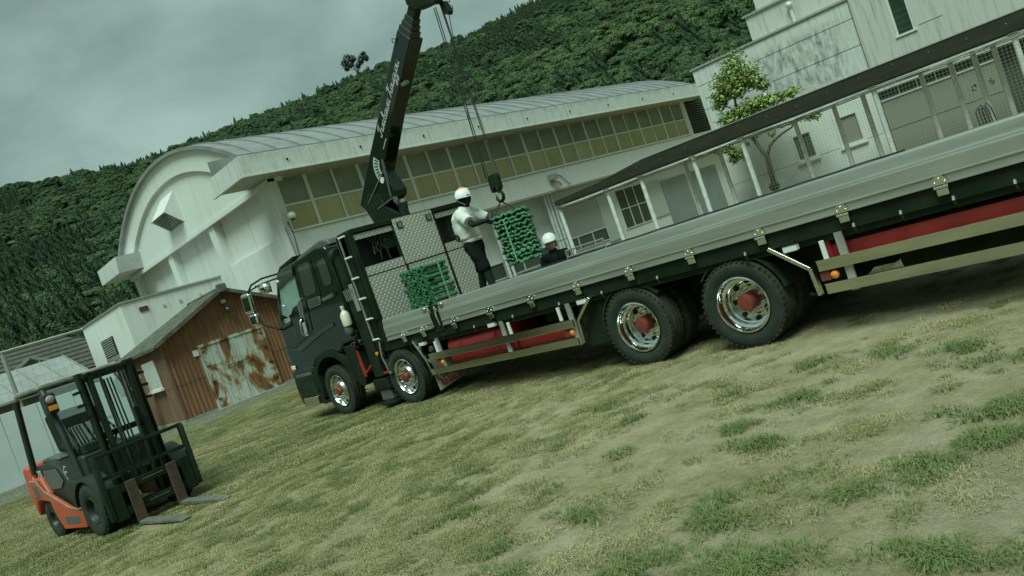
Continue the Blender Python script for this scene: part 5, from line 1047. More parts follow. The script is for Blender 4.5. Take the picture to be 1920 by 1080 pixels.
# company name in script along the boom, and a curved load chart below it
SC = {'I': ([[(-.05,1.35),(.15,1.85),(.6,1.95),(1.15,1.9)], [(.75,1.92),(.55,1.0),(.42,.35),(.15,0),(-.2,.12),(-.1,.45)]], 1.15), 'w': ([[(0,.95),(.03,.25),(.25,0),(.5,.3),(.58,.95),(.6,.25),(.82,0),(1.05,.4),(1.1,.98)]], 1.3),
      'a': ([[(.75,.8),(.5,1),(.12,.72),(.06,.25),(.28,0),(.6,.3),(.78,.95),(.76,.25),(.92,0),(1.1,.25)]], 1.1), 'k': ([[(0,.2),(.3,1.2),(.42,1.85),(.22,1.9),(.1,1),(.08,0)], [(.1,.45),(.45,.95),(.62,.8),(.25,.5),(.55,.1),(.8,0),(1.0,.25)]], 1.0),
      'K': ([[(0,1.55),(.3,1.95),(.55,1.9),(.4,1.0),(.25,.15),(0,0)], [(1.3,1.9),(1.0,1.7),(.42,1.0)], [(.42,1.0),(.8,.6),(1.0,.1),(1.25,0),(1.45,.25)]], 1.4), 'o': ([[(.5,1),(.12,.8),(.06,.3),(.32,0),(.64,.3),(.66,.8),(.5,1),(.9,.8)]], .95),
      'u': ([[(0,.95),(.03,.25),(.25,0),(.55,.3),(.65,.95),(.65,.25),(.82,0),(1.0,.25)]], 1.03), 'g': ([[(.75,.8),(.5,1),(.12,.72),(.08,.25),(.3,0),(.62,.3),(.76,.95),(.68,-.4),(.45,-.95),(.15,-.75),(.55,-.2),(1.05,.25)]], 1.08), 'y': ([[(0,.95),(.03,.25),(.25,0),(.55,.3),(.65,.95),(.58,-.4),(.35,-.95),(.08,-.75),(.45,-.2),(.95,.25)]], 1.0), ' ': ([], .75)}
bb = MB(); x_ = 0; H_ = .076
for ch in 'Iwakawa Kougyou':
    st, adv = SC[ch]
    bb.strokes([[(a+.38*b_, b_) for a, b_ in pl] for pl in st], Vector((-2.47, 1.038, 3.985))+d_*(x_*H_)-u_*.045, d_*H_, u_*H_, .17, (0,-.003,0)); x_ += adv
part(bb, 'lettering', 'letter', boom)
po = [(.32*math.cos(R(a))+0, .32*math.sin(R(a))) for a in np.linspace(95, 165, 9)]; pi = [(.17*math.cos(R(a)), .17*math.sin(R(a))) for a in np.linspace(95, 165, 9)]
cb = part(MB().prism(po+pi[::-1], Vector((-2.60,1.04,3.53)), d_, u_, (0,-.004,0)), 'load_chart', 'letter', boom)
for k in range(6):
    a = R(101+k*11); part(MB().strokes([[(.20*math.cos(a), .20*math.sin(a)), (.29*math.cos(a), .29*math.sin(a))]], Vector((-2.60,1.036,3.53)), d_, u_, .022, (0,-.003,0), False), 'chart_mark', 'darkgrey', cb)
# luffing cylinder
o = part(MB().tube((-2.80,1.16,2.5), (-2.66,1.16,2.95), .075, n=16), 'luffing_cylinder', 'darkgrey', smooth=50); part(MB().tube((-2.85,1.14,2.4), (-2.64,1.14,3.0), .05, n=14), 'cylinder_rod', 'chrome', o, smooth=50)
part(MB().box(-3.5, -2.72, .6, 1.0, 2.3, 2.55), 'winch_guard', 'black', bevel=.02)
# hook block with its ropes
hb_ = thing('crane_hook', 'black hook block hanging on wire ropes from the crane boom', 'hook', (-.87, 1.5, 2.4), world=True)
TX = -.92
for dx, y, tx in ((-.10,1.47,-.66), (-.08,1.49,-.62), (.06,1.53,-.52), (.08,1.54,-.50)): MB().tube((TX+dx, y, 2.74), (tx, 1.24, 5.14), .007, n=6).build('wire_rope', M['rope'], hb_)
MB().pipe([(-1.02,1.45,2.75),(-.85,1.36,3.6),(-.42,1.24,4.95)], .006, 5).build('limit_line', M['rope'], hb_)
MB().prism([(-.10,2.53),(-.09,2.74),(-.04,2.77),(.08,2.77),(.11,2.73),(.10,2.56),(.06,2.51),(.04,2.57),(-.04,2.57),(-.06,2.51)], (TX,1.46,0), (1,0,0), (0,0,1), (0,.08,0)).build('hook_block', M['black'], hb_, bevel=.012)
hkp = [(TX, 1.5, 2.55), (TX+.02, 1.5, 2.50)]+[(TX+.005+.075*math.cos(R(a)), 1.5, 2.44+.075*math.sin(R(a))) for a in (70, 40, 0, -40, -80, -120, -160, 160)]
MB().pipe(hkp, [.024,.024,.022,.022,.024,.026,.026,.024,.02,.008], 8).build('hook', M['black'], hb_, smooth=60); MB().bar((TX-.06, 1.5, 2.50), (TX-.03, 1.5, 2.42), .012, .02).build('safety_latch', M['steel'], hb_)

# ================================================================== bundles of green tubes
def tube_mesh(L_, r_, seed):
    b = MB(); b.lathe([(r_*.55,-.012),(r_*1.05,-.012),(r_*1.12,.0),(r_*1.08,.03),(r_*.9,.05),(r_*.86,.07),(r_*.86,L_-.05),(r_*1.05,L_-.03),(r_*.8,L_)], (0,0,0), (0,1,0), 12)
    b.lathe([(r_*.55,-.012),(r_*.5,.08),(0,.08)], (0,0,0), (0,1,0), 12)
    return b
bu1 = thing('tube_bundle', 'strapped stack of green coated tubes standing on the bed by the headboard', 'tube bundle', (-2.08, .66, 1.05), world=True)
t0 = tube_mesh(.42, .037, 1).build('tube', M['green'], bu1, smooth=50); first = True
for i in range(10):
    for j in range(8):
        if rg.uniform() < .03: continue
        x, z = -2.36+.083*j+(.02 if i % 2 else 0)+rg.uniform(-.008,.008), 1.10+.082*i+rg.uniform(-.006,.006)
        y = .45+rg.uniform(-.02,.02)-.03*(j % 2); o = t0 if first else clone(t0, bu1); first = False
        o.location = (x, y, z); o.rotation_euler = (rg.uniform(-.03,.03), rg.uniform(0,6.28), rg.uniform(-.04,.04))
MB().box(-1.735, -1.728, .66, .685, 1.06, 1.92).build('strap', M['greenstrap'], bu1); MB().box(-2.42, -1.728, .66, .685, 1.921, 1.926).build('strap', M['greenstrap'], bu1)
bu2 = thing('hanging_bundle', 'strapped stack of wavy green pieces hanging from the crane hook beside the worker', 'bundle', (-.88, 1.5, 1.46), world=True)
ea_ = Vector((.78,.62,0)); eb_ = Vector((-.62,.78,0))
for i in range(12):                                          # nested corrugated pieces, one wavy layer over the other
    lay = MB(); nu, nv = 44, 22; vs_ = []; ph = rg.uniform(0,6.28); ph2 = rg.uniform(0,6.28); wu = .255+rg.uniform(-.02,.02); sh_ = rg.uniform(-.02,.02)
    for a in range(nu+1):
        for c in range(nv+1):
            u = -wu+2*wu*a/nu; v = -.19+.38*c/nv+.012*math.sin(a*.9+ph); z = .011*math.sin(2*math.pi*u/(.105+.02*math.sin(i*1.7))+ph)+.010*math.sin(2*math.pi*v/.09+ph2)+.007*math.sin(a*1.1+c*1.7+ph)+.008*math.sin(a*.33+ph2)
            edge = max(abs(u)/wu, abs(v)/.19); z -= .020*max(edge-.82, 0)/.18
            q = Vector((-.79+sh_,1.46,1.50+.061*i+z))+ea_*u+eb_*v; vs_.append(q)
    lay.add(vs_, [(a*(nv+1)+c, (a+1)*(nv+1)+c, (a+1)*(nv+1)+c+1, a*(nv+1)+c+1) for a in range(nu) for c in range(nv)])
    o = lay.build('corrugated_piece', M['green'], bu2, smooth=60); so_ = o.modifiers.new('thick', 'SOLIDIFY'); so_.thickness = .030
MB().bar((-.75,1.245,1.47), (-.75,1.245,2.10), .018, .012, (.6,-.8,0)).build('strap', M['greenstrap'], bu2); pass
for dx, yy_ in ((-.2,1.36), (.12,1.50), (-.3,1.55), (.04,1.68)): MB().tube((-.92, 1.5, 2.37), (-.92+dx, yy_, 2.2), .006, n=6).build('sling', M['rope'], bu2)
# lattice rail lying along the far drop side and a rolled tarpaulin
lr = thing('lattice_rail', 'pale steel lattice rail lying along the far edge of the lorry bed', 'rail', (-.55, 2.3, 1.05), world=True)
for z in (1.30, 1.40): MB().tube((-.82,2.33,z-.02), (-.06,2.33,z-.02), .012, n=8).build('chord', M['galv'], lr)
for k in range(13): MB().bar((-.80+.058*k,2.33,1.28), (-.765+.058*k,2.33,1.38), .012, .012).build('lacing', M['galv'], lr)
MB().bar((-.82,2.33,1.05), (-.82,2.33,1.38), .02, .02).build('leg', M['galv'], lr); MB().bar((-.06,2.33,1.05), (-.06,2.33,1.38), .02, .02).build('leg', M['galv'], lr)
tp_ = MB(); tp_.pipe([(x, 2.37, 1.257+.003*math.sin(x*9)) for x in np.linspace(-1.9, 4.1, 60)], .009, 7)
tag(tp_.build('rolled_tarpaulin', M['tealtarp'], None, smooth=60), 'thin dark blue rolled tarpaulin along the far drop side', 'tarpaulin')

# ================================================================== forklift
fk = thing('forklift', 'orange and dark grey counterbalance forklift with lowered forks facing the lorry', 'forklift', (-3.695, -3.525, 0), .116)
def fp(mb, name, m, parent=fk, **kw): return mb.build(name, M[m], parent, **kw)
def fwheel(x, y, r_, w_, rim, sgn):
    h = w_/2; o = fp(MB().lathe([(rim,-h*.8),(rim+.02,-h*.95),(r_-.05,-h),(r_-.015,-h*.9),(r_,-h*.7),(r_,h*.7),(r_-.015,h*.9),(r_-.05,h),(rim+.02,h*.95),(rim,h*.8)], (x,y,r_), (0,sgn,0), 44), 'wheel', 'rubber', smooth=40)
    fp(MB().lathe([(rim+.004,h*.8),(rim-.01,h*.9),(rim-.02,h*.6),(rim-.03,h*.2),(rim*.62,h*.1),(rim*.55,h*.35),(rim*.3,h*.5),(0,h*.52)], (x,y,r_), (0,sgn,0), 32), 'rim', 'darkgrey', o, smooth=35)
    if sgn < 0:
        lb = MB()
        for k in range(26):
            t = 2*math.pi*k/26
            for sg in (-1, 1): c, s2 = math.cos(t+.1*sg), math.sin(t+.1*sg); q = Vector((x+c*(r_+.002), y+sg*h*.45, r_+s2*(r_+.002))); lb.bar(q-Vector((.0,h*.38,0)), q+Vector((0,h*.38,0)), .04, .012, (c,0,s2))
        tag(fp(lb, 'tread_lugs', 'rubber', o), kind='stuff')
for s_ in (-1, 1): fwheel(0, .465*s_, .335, .21, .17, s_); fwheel(-1.62, .42*s_, .265, .16, .125, s_)
# counterweight and chassis side (orange) with grey decals
cw = [(-2.02,.50),(-2.08,.62),(-2.06,.98),(-2.0,1.04),(-1.88,1.02),(-1.84,.86),(-1.62,.84),(-1.42,.62),(-1.1,.40),(-.98,.16),(-1.28,.2),(-1.32,.44),(-1.5,.58),(-1.75,.58),(-1.9,.45)]
fp(MB().prism([(-2.02,.32),(-2.1,.6),(-2.07,.98),(-2.0,1.05),(-1.85,1.03),(-1.82,.86),(-1.5,.86),(-1.35,.60),(-1.9,.52)], (0,-.53,0), (1,0,0), (0,0,1), (0,1.06,0)), 'counterweight', 'orange', bevel=.04, seg=3)
sp_ = [(-1.86,.84),(-1.62,.82),(-1.42,.66),(-.72,.40),(-.42,.37),(-.36,.30),(-.40,.13),(-1.18,.13),(-1.30,.32),(-1.36,.52),(-1.92,.60)]
for y in (-.545, .49):
    o = fp(MB().prism(sp_, (0,y,0), (1,0,0), (0,0,1), (0,.055,0)), 'chassis_side', 'orange', bevel=.015)
    if y < 0:
        fp(MB().prism([(-1.84,.855),(-1.60,.835),(-1.40,.675),(-.72,.415),(-.42,.385),(-.42,.37),(-.72,.40),(-1.42,.655),(-1.62,.815),(-1.86,.835)], (0,y-.008,0), (1,0,0), (0,0,1), (0,.008,0)), 'edge_trim', 'flap', o)
        fp(MB().prism([(-1.80,.60),(-1.62,.60),(-1.66,.76),(-1.82,.78)], (0,y-.004,0), (1,0,0), (0,0,1), (0,.004,0)), 'reflective_decal', 'greyplastic', o); fp(MB().box(-1.02,-.55,y-.004,y,.20,.30), 'reflective_decal', 'greyplastic', o)
fp(MB().prism([(-1.30,.35),(-1.82,.84),(-1.80,1.0),(-1.2,1.02),(-.95,.96),(-.75,.74),(-.45,.72),(-.38,.40)], (0,-.46,0), (1,0,0), (0,0,1), (0,.92,0)), 'hood', 'darkgrey', bevel=.035, seg=3)
fp(MB().prism([(-1.72,1.0),(-1.74,1.06),(-1.5,1.08),(-1.12,1.05),(-1.1,1.0)], (0,-.36,0), (1,0,0), (0,0,1), (0,.72,0)), 'hood_top', 'greyplastic', bevel=.025)
fp(MB().prism([(-1.5,.78),(-1.44,.93),(-.98,.92),(-.86,.74),(-1.0,.66),(-1.4,.66)], (0,-.475,0), (1,0,0), (0,0,1), (0,.014,0)), 'side_cover', 'greyplastic', bevel=.008)
bb = MB(); x_ = 0
for ch in '20': bb.strokes(LET[ch], Vector((-1.66+x_,-.479,.86)), (.09,0,-.005), (0,0,.085), .22, (0,-.004,0), False); x_ += .085
fp(bb, 'capacity_marking', 'letter'); fp(MB().strokes([[(0,.2),(.5,.8),(1,.7)],[(.1,0),(.5,.3),(.9,.2)]], (-.68,-.482,.82), (.11,0,0), (0,0,.14), .16, (0,-.004,0)), 'hood_decal', 'letter')
fp(MB().box(-.45,.12,-.5,.5,.40,.62), 'front_floor', 'darkgrey', bevel=.02); fp(MB().box(-.3,-.05,-.45,.45,.62,1.0), 'dashboard', 'darkgrey', bevel=.04)
def farch(y0, y1):
    n = 12; po = [(.43*math.cos(R(5+k*165/n)), .335+.43*math.sin(R(5+k*165/n))) for k in range(n+1)]; pi = [(.385*math.cos(R(5+k*165/n)), .335+.385*math.sin(R(5+k*165/n))) for k in range(n+1)]
    fp(MB().prism(po+pi[::-1], (0,y0,0), (1,0,0), (0,0,1), (0,y1-y0,0)), 'fender', 'darkgrey', smooth=40)
farch(-.58,-.36); farch(.36,.58)
# seat, wheel, levers
fp(MB().prism([(-1.25,1.08),(-.78,1.06),(-.76,1.14),(-1.2,1.18),(-1.34,1.62),(-1.44,1.60),(-1.34,1.08)], (0,-.25,0), (1,0,0), (0,0,1), (0,.5,0)), 'seat', 'dark', bevel=.04, seg=3)
sw = MB(); n = 24; sw.pipe([(-.47+.055*math.cos(2*math.pi*k/n), .19*math.sin(2*math.pi*k/n)+.0, 1.13+.18*math.cos(2*math.pi*k/n)) for k in range(n+1)], .014, 6); fp(sw, 'steering_wheel', 'dark', smooth=60); fp(MB().tube((-.2,0,.95), (-.45,0,1.12), .03, n=8), 'steering_column', 'dark')
for k in range(4): fp(MB().tube((-.28,-.36+.055*k,.98), (-.34,-.37+.055*k,1.22), .008, n=6), 'control_lever', 'dark')
fp(MB().box(-.22,-.08,-.38,-.2,1.0,1.12), 'display', 'dark', bevel=.02)
# overhead guard
for sg in (-1, 1):
    y = .47*sg
    fp(MB().pipe([(-1.78,y,.92),(-1.68,y,1.3),(-1.55,y*.98,1.85),(-1.50,y*.97,1.93)], .042, 10), 'rear_pillar', 'darkgrey', smooth=60)
    fp(MB().pipe([(-.16,y*1.02,.62),(-.26,y,1.1),(-.40,y*.98,1.72),(-.50,y*.96,1.90),(-.62,y*.95,1.97)], .040, 10), 'front_pillar', 'darkgrey', smooth=60)
    fp(MB().pipe([(-1.50,y*.97,1.93),(-1.4,y*.96,1.99),(-.62,y*.95,1.98)], .036, 8), 'roof_rail', 'galv', smooth=60)
fp(MB().bar((-.55,-.5,1.97), (-.55,.5,1.97), .14, .06), 'roof_front', 'flap', bevel=.02); fp(MB().bar((-1.48,-.46,1.96), (-1.48,.46,1.96), .09, .05), 'roof_rear', 'darkgrey', bevel=.015)
for k in range(5): fp(MB().bar((-.6,-.3+.15*k,1.985), (-1.46,-.3+.15*k,1.985), .035, .03), 'roof_bar', 'darkgrey')
fp(MB().add([(-.20,-.42,.98),(-.20,.42,.98),(-.48,.42,1.90),(-.48,-.42,1.90)], [(0,1,2,3)]), 'windscreen', 'glass')
fp(MB().pipe([(-.22,-.3,1.0),(-.27,-.14,1.22),(-.36,-.06,1.5)], .01, 6), 'wiper', 'dark')
# head lamps with indicator
for sg in (-1, 1):
    o = fp(MB().box(-.36,-.20,.50*sg-.07,.50*sg+.07,1.60,1.86), 'lamp_housing', 'darkgrey', bevel=.025); fp(MB().sphere((-.20,.50*sg,1.78), .055, 14, 8, (.4,1,.9)), 'head_lamp', 'flap', o, smooth=60); fp(MB().box(-.20,-.185,.50*sg-.05,.50*sg+.055,1.64,1.70), 'indicator', 'amber', o, bevel=.006)
# mast
for sg in (-1, 1):
    fp(MB().prism([(-.06,-.045),(.06,-.045),(.06,-.02),(-.03,-.02),(-.03,.045),(-.06,.045)] if sg < 0 else [(-.06,.045),(.06,.045),(.06,.02),(-.03,.02),(-.03,-.045),(-.06,-.045)], (.34,.29*sg,.10), (1,0,0), (0,1,0), (-.02,0,1.85)), 'outer_mast', 'black')
    fp(MB().box(.37,.46,.235*sg-.025,.235*sg+.025,.12,1.93), 'inner_mast', 'black', bevel=.006); o = fp(MB().tube((.30,.19*sg,.2), (.29,.19*sg,1.35), .04, n=12), 'lift_cylinder', 'dark', smooth=50); fp(MB().tube((.29,.19*sg,1.35), (.28,.19*sg,1.88), .025, n=12), 'cylinder_rod', 'chrome', o, smooth=50)
    fp(MB().bar((.42,.11*sg,.5), (.42,.11*sg,1.86), .03, .012), 'lift_chain', 'rope')
for k in range(4): fp(MB().pipe([(.40,-.12+.045*k,.45),(.41,-.12+.045*k,1.2),(.36,-.10+.04*k,1.80)], .011, 6), 'hydraulic_hose', 'dark')
for x, z, hh in ((.30,1.88,.09), (.30,1.15,.07), (.33,.22,.1), (.42,1.90,.05)): fp(MB().box(x-.03,x+.04,-.31,.31,z-hh/2,z+hh/2), 'mast_crossbar', 'black', bevel=.006)
for sg in (-1, 1):
    for z in (1.74, 1.58, 1.42): fp(MB().bar((.33,.33*sg,z), (.33,.43*sg,z-.01), .03, .035), 'hose_guide', 'black')
# carriage, load backrest and forks
GX = .53
for z in (.22, .50): fp(MB().box(GX-.07,GX-.02,-.52,.52,z-.05,z+.05), 'carriage_bar', 'black', bevel=.006)
for z in (.20, .47): fp(MB().box(GX-.019,GX-.015,-.1,.16,z+.03,z+.036), 'worn_edge', 'chrome')
for sg in (-1, 1):
    fp(MB().prism([(-.02,.16),(.02,.18),(.03,.92),(.0,.97),(-.05,.97),(-.05,.2)], (GX-.02,.545*sg-.03,0), (1,0,0), (0,0,1), (0,.06,0)), 'backrest_side', 'black', bevel=.012); fp(MB().box(GX-.07,GX-.01,.44*sg-.07,.44*sg+.07,.14,.56), 'carriage_side', 'black', bevel=.01)
    fp(MB().bar((GX-.03,.54*sg,.66), (GX-.06,.30*sg,.66), .035, .05), 'backrest_stay', 'greyplastic')
fp(MB().bar((GX-.03,-.55,.95), (GX-.03,.55,.95), .04, .045), 'backrest_top', 'black', bevel=.01); fp(MB().bar((GX-.03,-.52,.68), (GX-.03,.52,.68), .03, .04), 'backrest_rail', 'black')
for k in range(4): fp(MB().bar((GX-.03,-.18+.12*k,.55), (GX-.03,-.18+.12*k,.95), .014, .016), 'backrest_bar', 'black')
for sg in (-1, 1):
    y = .255*sg
    o = fp(MB().box(GX-.012,GX+.03,y-.06,y+.06,.02,.56), 'fork_shank', 'rust', bevel=.006)
    fp(MB().prism([(GX-.012,.02),(GX+.0,.066),(GX+.03,.064),(GX+.95,.045),(GX+1.10,.030),(GX+1.10,.02)], (0,y-.06,0), (1,0,0), (0,0,1), (0,.12,0)), 'fork_blade', 'wornsteel', o, bevel=.004)

# ================================================================== people
def capsule(mb, a, c, r0, r1, n=10):
    a, c = Vector(a), Vector(c); mb.tube(a, c, r0, r1, n); mb.sphere(a, r0, n, 8); mb.sphere(c, r1, n, 8)
def flesh(mb, name, m, parent, vox=.012, sm=4, disp=0):
    o = mb.build(name, M[m] if isinstance(m, str) else m, parent)
    bm2 = bmesh.new(); bm2.from_mesh(o.data); bmesh.ops.recalc_face_normals(bm2, faces=bm2.faces); bm2.to_mesh(o.data); bm2.free()
    r_ = o.modifiers.new('remesh', 'REMESH'); r_.mode = 'VOXEL'; r_.voxel_size = vox; r_.use_smooth_shade = True
    s_ = o.modifiers.new('smooth', 'SMOOTH'); s_.iterations = sm; s_.factor = .5
    if disp:
        tx = bpy.data.textures.get('folds') or bpy.data.textures.new('folds', 'CLOUDS'); tx.noise_scale = .11; d = o.modifiers.new('folds', 'DISPLACE'); d.texture = tx; d.strength = disp; d.mid_level = .5; d.texture_coords = 'LOCAL'
    return o
def hand(mb, w, d, up, side):
    """palm and five bent fingers from wrist w along d"""
    w, d, up, side = Vector(w), Vector(d).normalized(), Vector(up), Vector(side); p = w+d*.075
    capsule(mb, w, p, .026, .03); capsule(mb, p-side*.022, p+side*.022, .022, .022)
    for k, ln in enumerate((.062, .072, .068, .052)):
        q = p+side*(-.03+.02*k)+d*.015; m_ = q+d*ln*.5+up*.008; e_ = m_+d*ln*.42-up*.022; capsule(mb, q, m_, .0105, .010, 8); capsule(mb, m_, e_, .010, .0085, 8)
    q = w+d*.035-side*.03; m_ = q+d*.03-side*.022-up*.004; capsule(mb, q, m_, .013, .012, 8); capsule(mb, m_, m_+d*.034-side*.002-up*.006, .012, .010, 8)
def helmet(parent, c, tilt, orange, fwd=1):
    b = MB(); n = 20
    b.lathe([(0,.105),(.05,.10),(.095,.07),(.122,.02),(.130,-.03),(.128,-.045),(.118,-.04)], (0,0,0), (0,0,1), n)
    b.prism([(.09,-.10),(.15,-.09),(.178,-.04),(.185,0),(.178,.04),(.15,.09),(.09,.10)], (0,0,-.045), (1,0,0), (0,1,0), (0,0,.012))
    o = b.build('helmet', M['helmet'], parent, smooth=50); o.data.transform(Matrix.Translation(c) @ tilt)
    for k in range(3):
        r_ = MB(); r_.pipe([(-.10, -.035+.035*k, .055), (0, -.035+.035*k, .108), (.09, -.035+.035*k, .072)], .007, 6); q = r_.build('helmet_rib', M['helmet'], o, smooth=60); q.data.transform(Matrix.Translation(c) @ tilt)
    if orange:
        d = MB(); d.lathe([(0,.112),(.04,.108),(.052,.104)], (0,0,0), (0,0,1), 12); q = d.build('helmet_decal', M['orangedecal'], o, smooth=60); q.data.transform(Matrix.Translation(c) @ tilt @ Matrix.Rotation(R(38), 4, 'X') @ Matrix.Rotation(R(18), 4, 'Y'))
    return o
# worker on the bed
wkr = thing('person', 'worker in white short-sleeved fan jacket and white helmet guiding the load on the bed', 'person', (-1.64, 1.36, 1.05), R(14))
b = MB()
capsule(b, (.0,0,.90), (.0,0,1.28), .115, .105, 14); capsule(b, (.03,0,1.32), (.09,0,1.48), .075, .062, 12); b.sphere((.12,0,1.565), .098, 14, 10, (1.05,.86,1.2)); b.sphere((.20,0,1.53), .03, 8, 6); b.sphere((.225,0,1.56), .018, 8, 6)
for sg, kx, ax_ in ((-1,.14,.18), (1,-.09,-.22)):
    capsule(b, (0,.085*sg,.88), (kx,.115*sg,.48), .088, .060, 12); capsule(b, (kx,.115*sg,.48), (ax_,.12*sg,.09), .070, .046, 12); capsule(b, (ax_-.03,.12*sg,.045), (ax_+.16,.13*sg,.035), .042, .036, 10)
    capsule(b, (.02,.06*sg,1.34), (.04,.14*sg,1.33), .055, .050, 12)
capsule(b, (.05,-.155,1.33), (.27,-.235,1.14), .048, .045, 12); capsule(b, (.27,-.235,1.14), (.50,-.12,1.13), .045, .032, 12); hand(b, (.50,-.12,1.13), (1,.25,.12), (0,0,1), (.2,-1,0))
capsule(b, (.05,.155,1.33), (.28,.21,1.12), .048, .045, 12); capsule(b, (.28,.21,1.12), (.50,.06,1.10), .045, .032, 12); hand(b, (.50,.06,1.10), (1,-.1,.1), (0,0,1), (0,1,0))
flesh(b, 'body', 'navycloth', wkr, .011, 3)
j = MB(); vs_ = []; nn_ = 28
for z, rx, ry_, ox in ((.96,.135,.165,-.01), (1.0,.165,.195,-.02), (1.1,.175,.205,-.03), (1.22,.175,.215,-.03), (1.32,.165,.225,-.01), (1.39,.135,.20,.015), (1.44,.085,.10,.05), (1.47,.07,.075,.06)):
    vs_ += [(ox+rx*math.cos(2*math.pi*k/nn_), ry_*math.sin(2*math.pi*k/nn_), z) for k in range(nn_)]
j.add(vs_, [(i*nn_+k, i*nn_+(k+1) % nn_, (i+1)*nn_+(k+1) % nn_, (i+1)*nn_+k) for i in range(7) for k in range(nn_)]+[tuple(range(nn_-1, -1, -1)), tuple(range(7*nn_, 8*nn_))])
for sg in (-1, 1): j.tube((.02,.12*sg,1.355), (.22,.24*sg,1.195), .108, .088, 16)
flesh(j, 'jacket', 'whitecloth', wkr, .010, 3, .022)
MB().lathe([(.155,0),(.165,.02),(.16,.05),(.15,.055)], (0,0,.915), (0,0,1), 24, True).build('jacket_hem', M['whitecloth'], wkr, smooth=60)
j = MB(); capsule(j, (0,0,.93), (0,0,.82), .145, .15, 14)
for sg, kx in ((-1,.135), (1,-.088)): capsule(j, (0,.08*sg,.86), (kx,.12*sg,.50), .118, .095, 14)
flesh(j, 'shorts', 'blackcloth', wkr, .012, 4, .03)
for sg in (-1, 1):
    c = Vector((-.09,.125*sg,1.04)); ax_ = Vector((-.42,.90*sg,-.05)).normalized()
    o = MB().lathe([(.058,.04),(.058,.062),(.05,.066),(.046,.055),(0,.055)], c, ax_, 20).build('cooling_fan', M['dark'], wkr, smooth=40)
    for k in range(5): a = 2*math.pi*k/5; q = ax_.orthogonal().normalized(); q2 = ax_.cross(q); e_ = c+ax_*.06; MB().bar(e_, e_+(q*math.cos(a)+q2*math.sin(a))*.045, .012, .006, ax_).build('fan_blade', M['greyplastic'], o)
helmet(wkr, (.11,0,1.62), Matrix.Rotation(R(6), 4, 'Y'), True)
j = MB(); capsule(j, (.075,0,1.47), (.09,0,1.55), .082, .105, 14); flesh(j, 'neck_cover', 'blackcloth', wkr, .012, 3, .01)
MB().pipe([(.02,-.105,1.62),(.08,-.112,1.53),(.16,-.08,1.46)], .008, 6).build('chin_strap', M['greyplastic'], wkr)
MB().box(.19,.235,-.07,.07,1.565,1.60).build('goggles', M['smoke'], wkr, bevel=.015)
# person on the far side of the lorry
p2 = thing('person', 'person in white helmet and black jacket standing behind the lorry, facing the camera', 'person', (-1.98, 3.32, 0), R(-52)); p2.scale = (1.015, 1.015, 1.015)
b = MB(); capsule(b, (0,0,.9), (.01,0,1.28), .12, .13, 14); capsule(b, (.01,0,1.32), (.02,0,1.44), .062, .056, 12); b.sphere((.03,0,1.525), .092, 16, 12, (1.02,.84,1.25)); b.sphere((.07,0,1.47), .045, 10, 8, (1,.9,.8)); capsule(b, (.115,0,1.54), (.130,0,1.505), .010, .016, 8)
for sg in (-1, 1):
    b.sphere((.02,.082*sg,1.52), .024, 8, 6, (.7,.4,1.2)); capsule(b, (0,.085*sg,.88), (.02,.1*sg,.48), .085, .058); capsule(b, (.02,.1*sg,.48), (0,.11*sg,.08), .058, .04); capsule(b, (-.02,.11*sg,.04), (.15,.12*sg,.035), .042, .036)
    capsule(b, (.0,.17*sg,1.33), (.03,.25*sg,1.05), .055, .045); capsule(b, (.03,.25*sg,1.05), (.2,.2*sg,.92), .045, .032); hand(b, (.2,.2*sg,.92), (1,-.2*sg,-.1), (0,0,1), (0,sg,0))
flesh(b, 'body', 'skin', p2, .010, 3)
j = MB(); capsule(j, (0,0,.92), (.01,0,1.26), .15, .15, 16); capsule(j, (0,-.13,1.32), (0,.13,1.32), .085, .085, 14); capsule(j, (.01,0,1.36), (.02,0,1.405), .085, .078, 14)
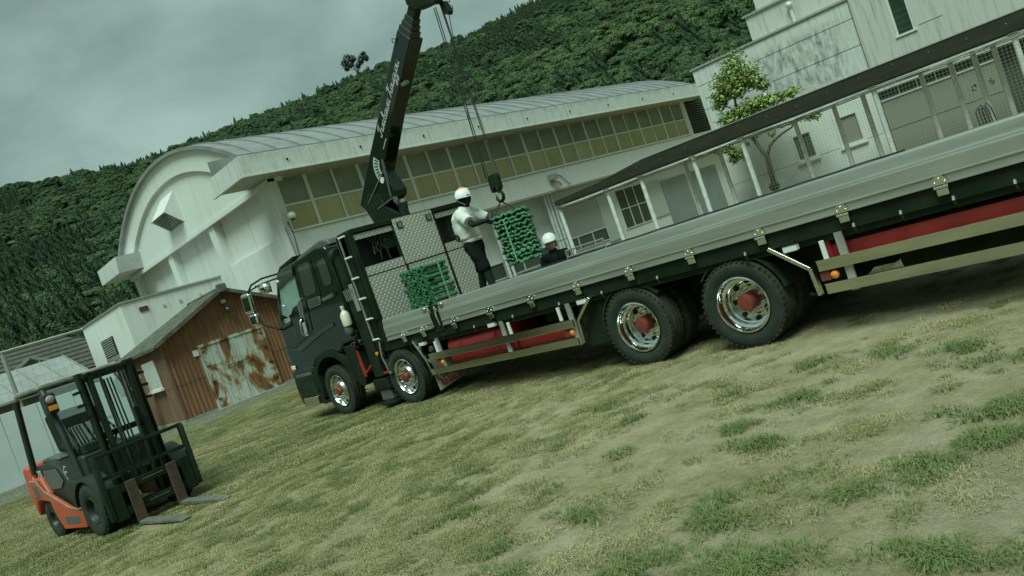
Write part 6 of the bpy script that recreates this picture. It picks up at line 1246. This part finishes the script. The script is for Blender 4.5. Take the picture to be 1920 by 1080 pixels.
for sg in (-1, 1): capsule(j, (.0,.18*sg,1.33), (.03,.26*sg,1.05), .075, .065, 12); capsule(j, (.03,.26*sg,1.05), (.18,.21*sg,.93), .062, .048, 12)
flesh(j, 'jacket', 'blackcloth', p2, .012, 3, .02)
j = MB(); capsule(j, (0,0,.92), (0,0,.85), .14, .14, 14)
for sg in (-1, 1): capsule(j, (0,.085*sg,.86), (.02,.1*sg,.48), .105, .085, 12); capsule(j, (.02,.1*sg,.48), (0,.11*sg,.1), .085, .07, 12)
flesh(j, 'trousers', 'blackcloth', p2, .014, 3, .02)
helmet(p2, (.02,0,1.622), Matrix.Rotation(R(2), 4, 'Y'), False)
for sg in (-1, 1): MB().sphere((.107,.033*sg,1.545), .011, 8, 6).build('eye', M['dark'], p2, smooth=60); MB().bar((.112,.018*sg,1.566), (.106,.052*sg,1.566), .008, .007).build('eyebrow', M['dark'], p2)
MB().bar((.113,-.022,1.465), (.113,.022,1.465), .008, .007).build('mouth', M['redhub'], p2)
j = MB(); j.sphere((.005,0,1.53), .096, 14, 10, (.98,.9,1.12)); j2 = MB(); j2.lathe([(.094,-.05),(.1,0),(.1,.06)], (-.005,0,1.52), (0,0,1), 18); hr = j2.build('hair', M['dark'], p2, smooth=60)
hm = hr.data; hm.transform(Matrix.Translation((0,0,0)))
bmh = bmesh.new(); bmh.from_mesh(hm); bmesh.ops.delete(bmh, geom=[v_ for v_ in bmh.verts if v_.co.x > .05], context='VERTS'); bmh.to_mesh(hm); bmh.free()
j = MB(); capsule(j, (.03,-.09,1.38), (.06,.09,1.38), .02, .02, 8); flesh(j, 'collar', 'blackcloth', p2, .012, 2)
# fallen leaf on the sand
lf = MB(); lf.add([(0,0,.004),(.05,.025,.022),(.11,.005,.012),(.06,-.03,.026),(.15,.02,.03)], [(0,3,1),(1,3,2),(1,2,4)])
M['dryleaf'] = mat('dry_leaf', (.30,.16,.08), .8)
lo = lf.build('fallen_leaf', M['dryleaf'], None, loc=(4.33,-4.05,float(ground_h(4.33,-4.05))+.03)); tag(lo, 'curled dry brown leaf lying on the sand between grass tufts', 'leaf')
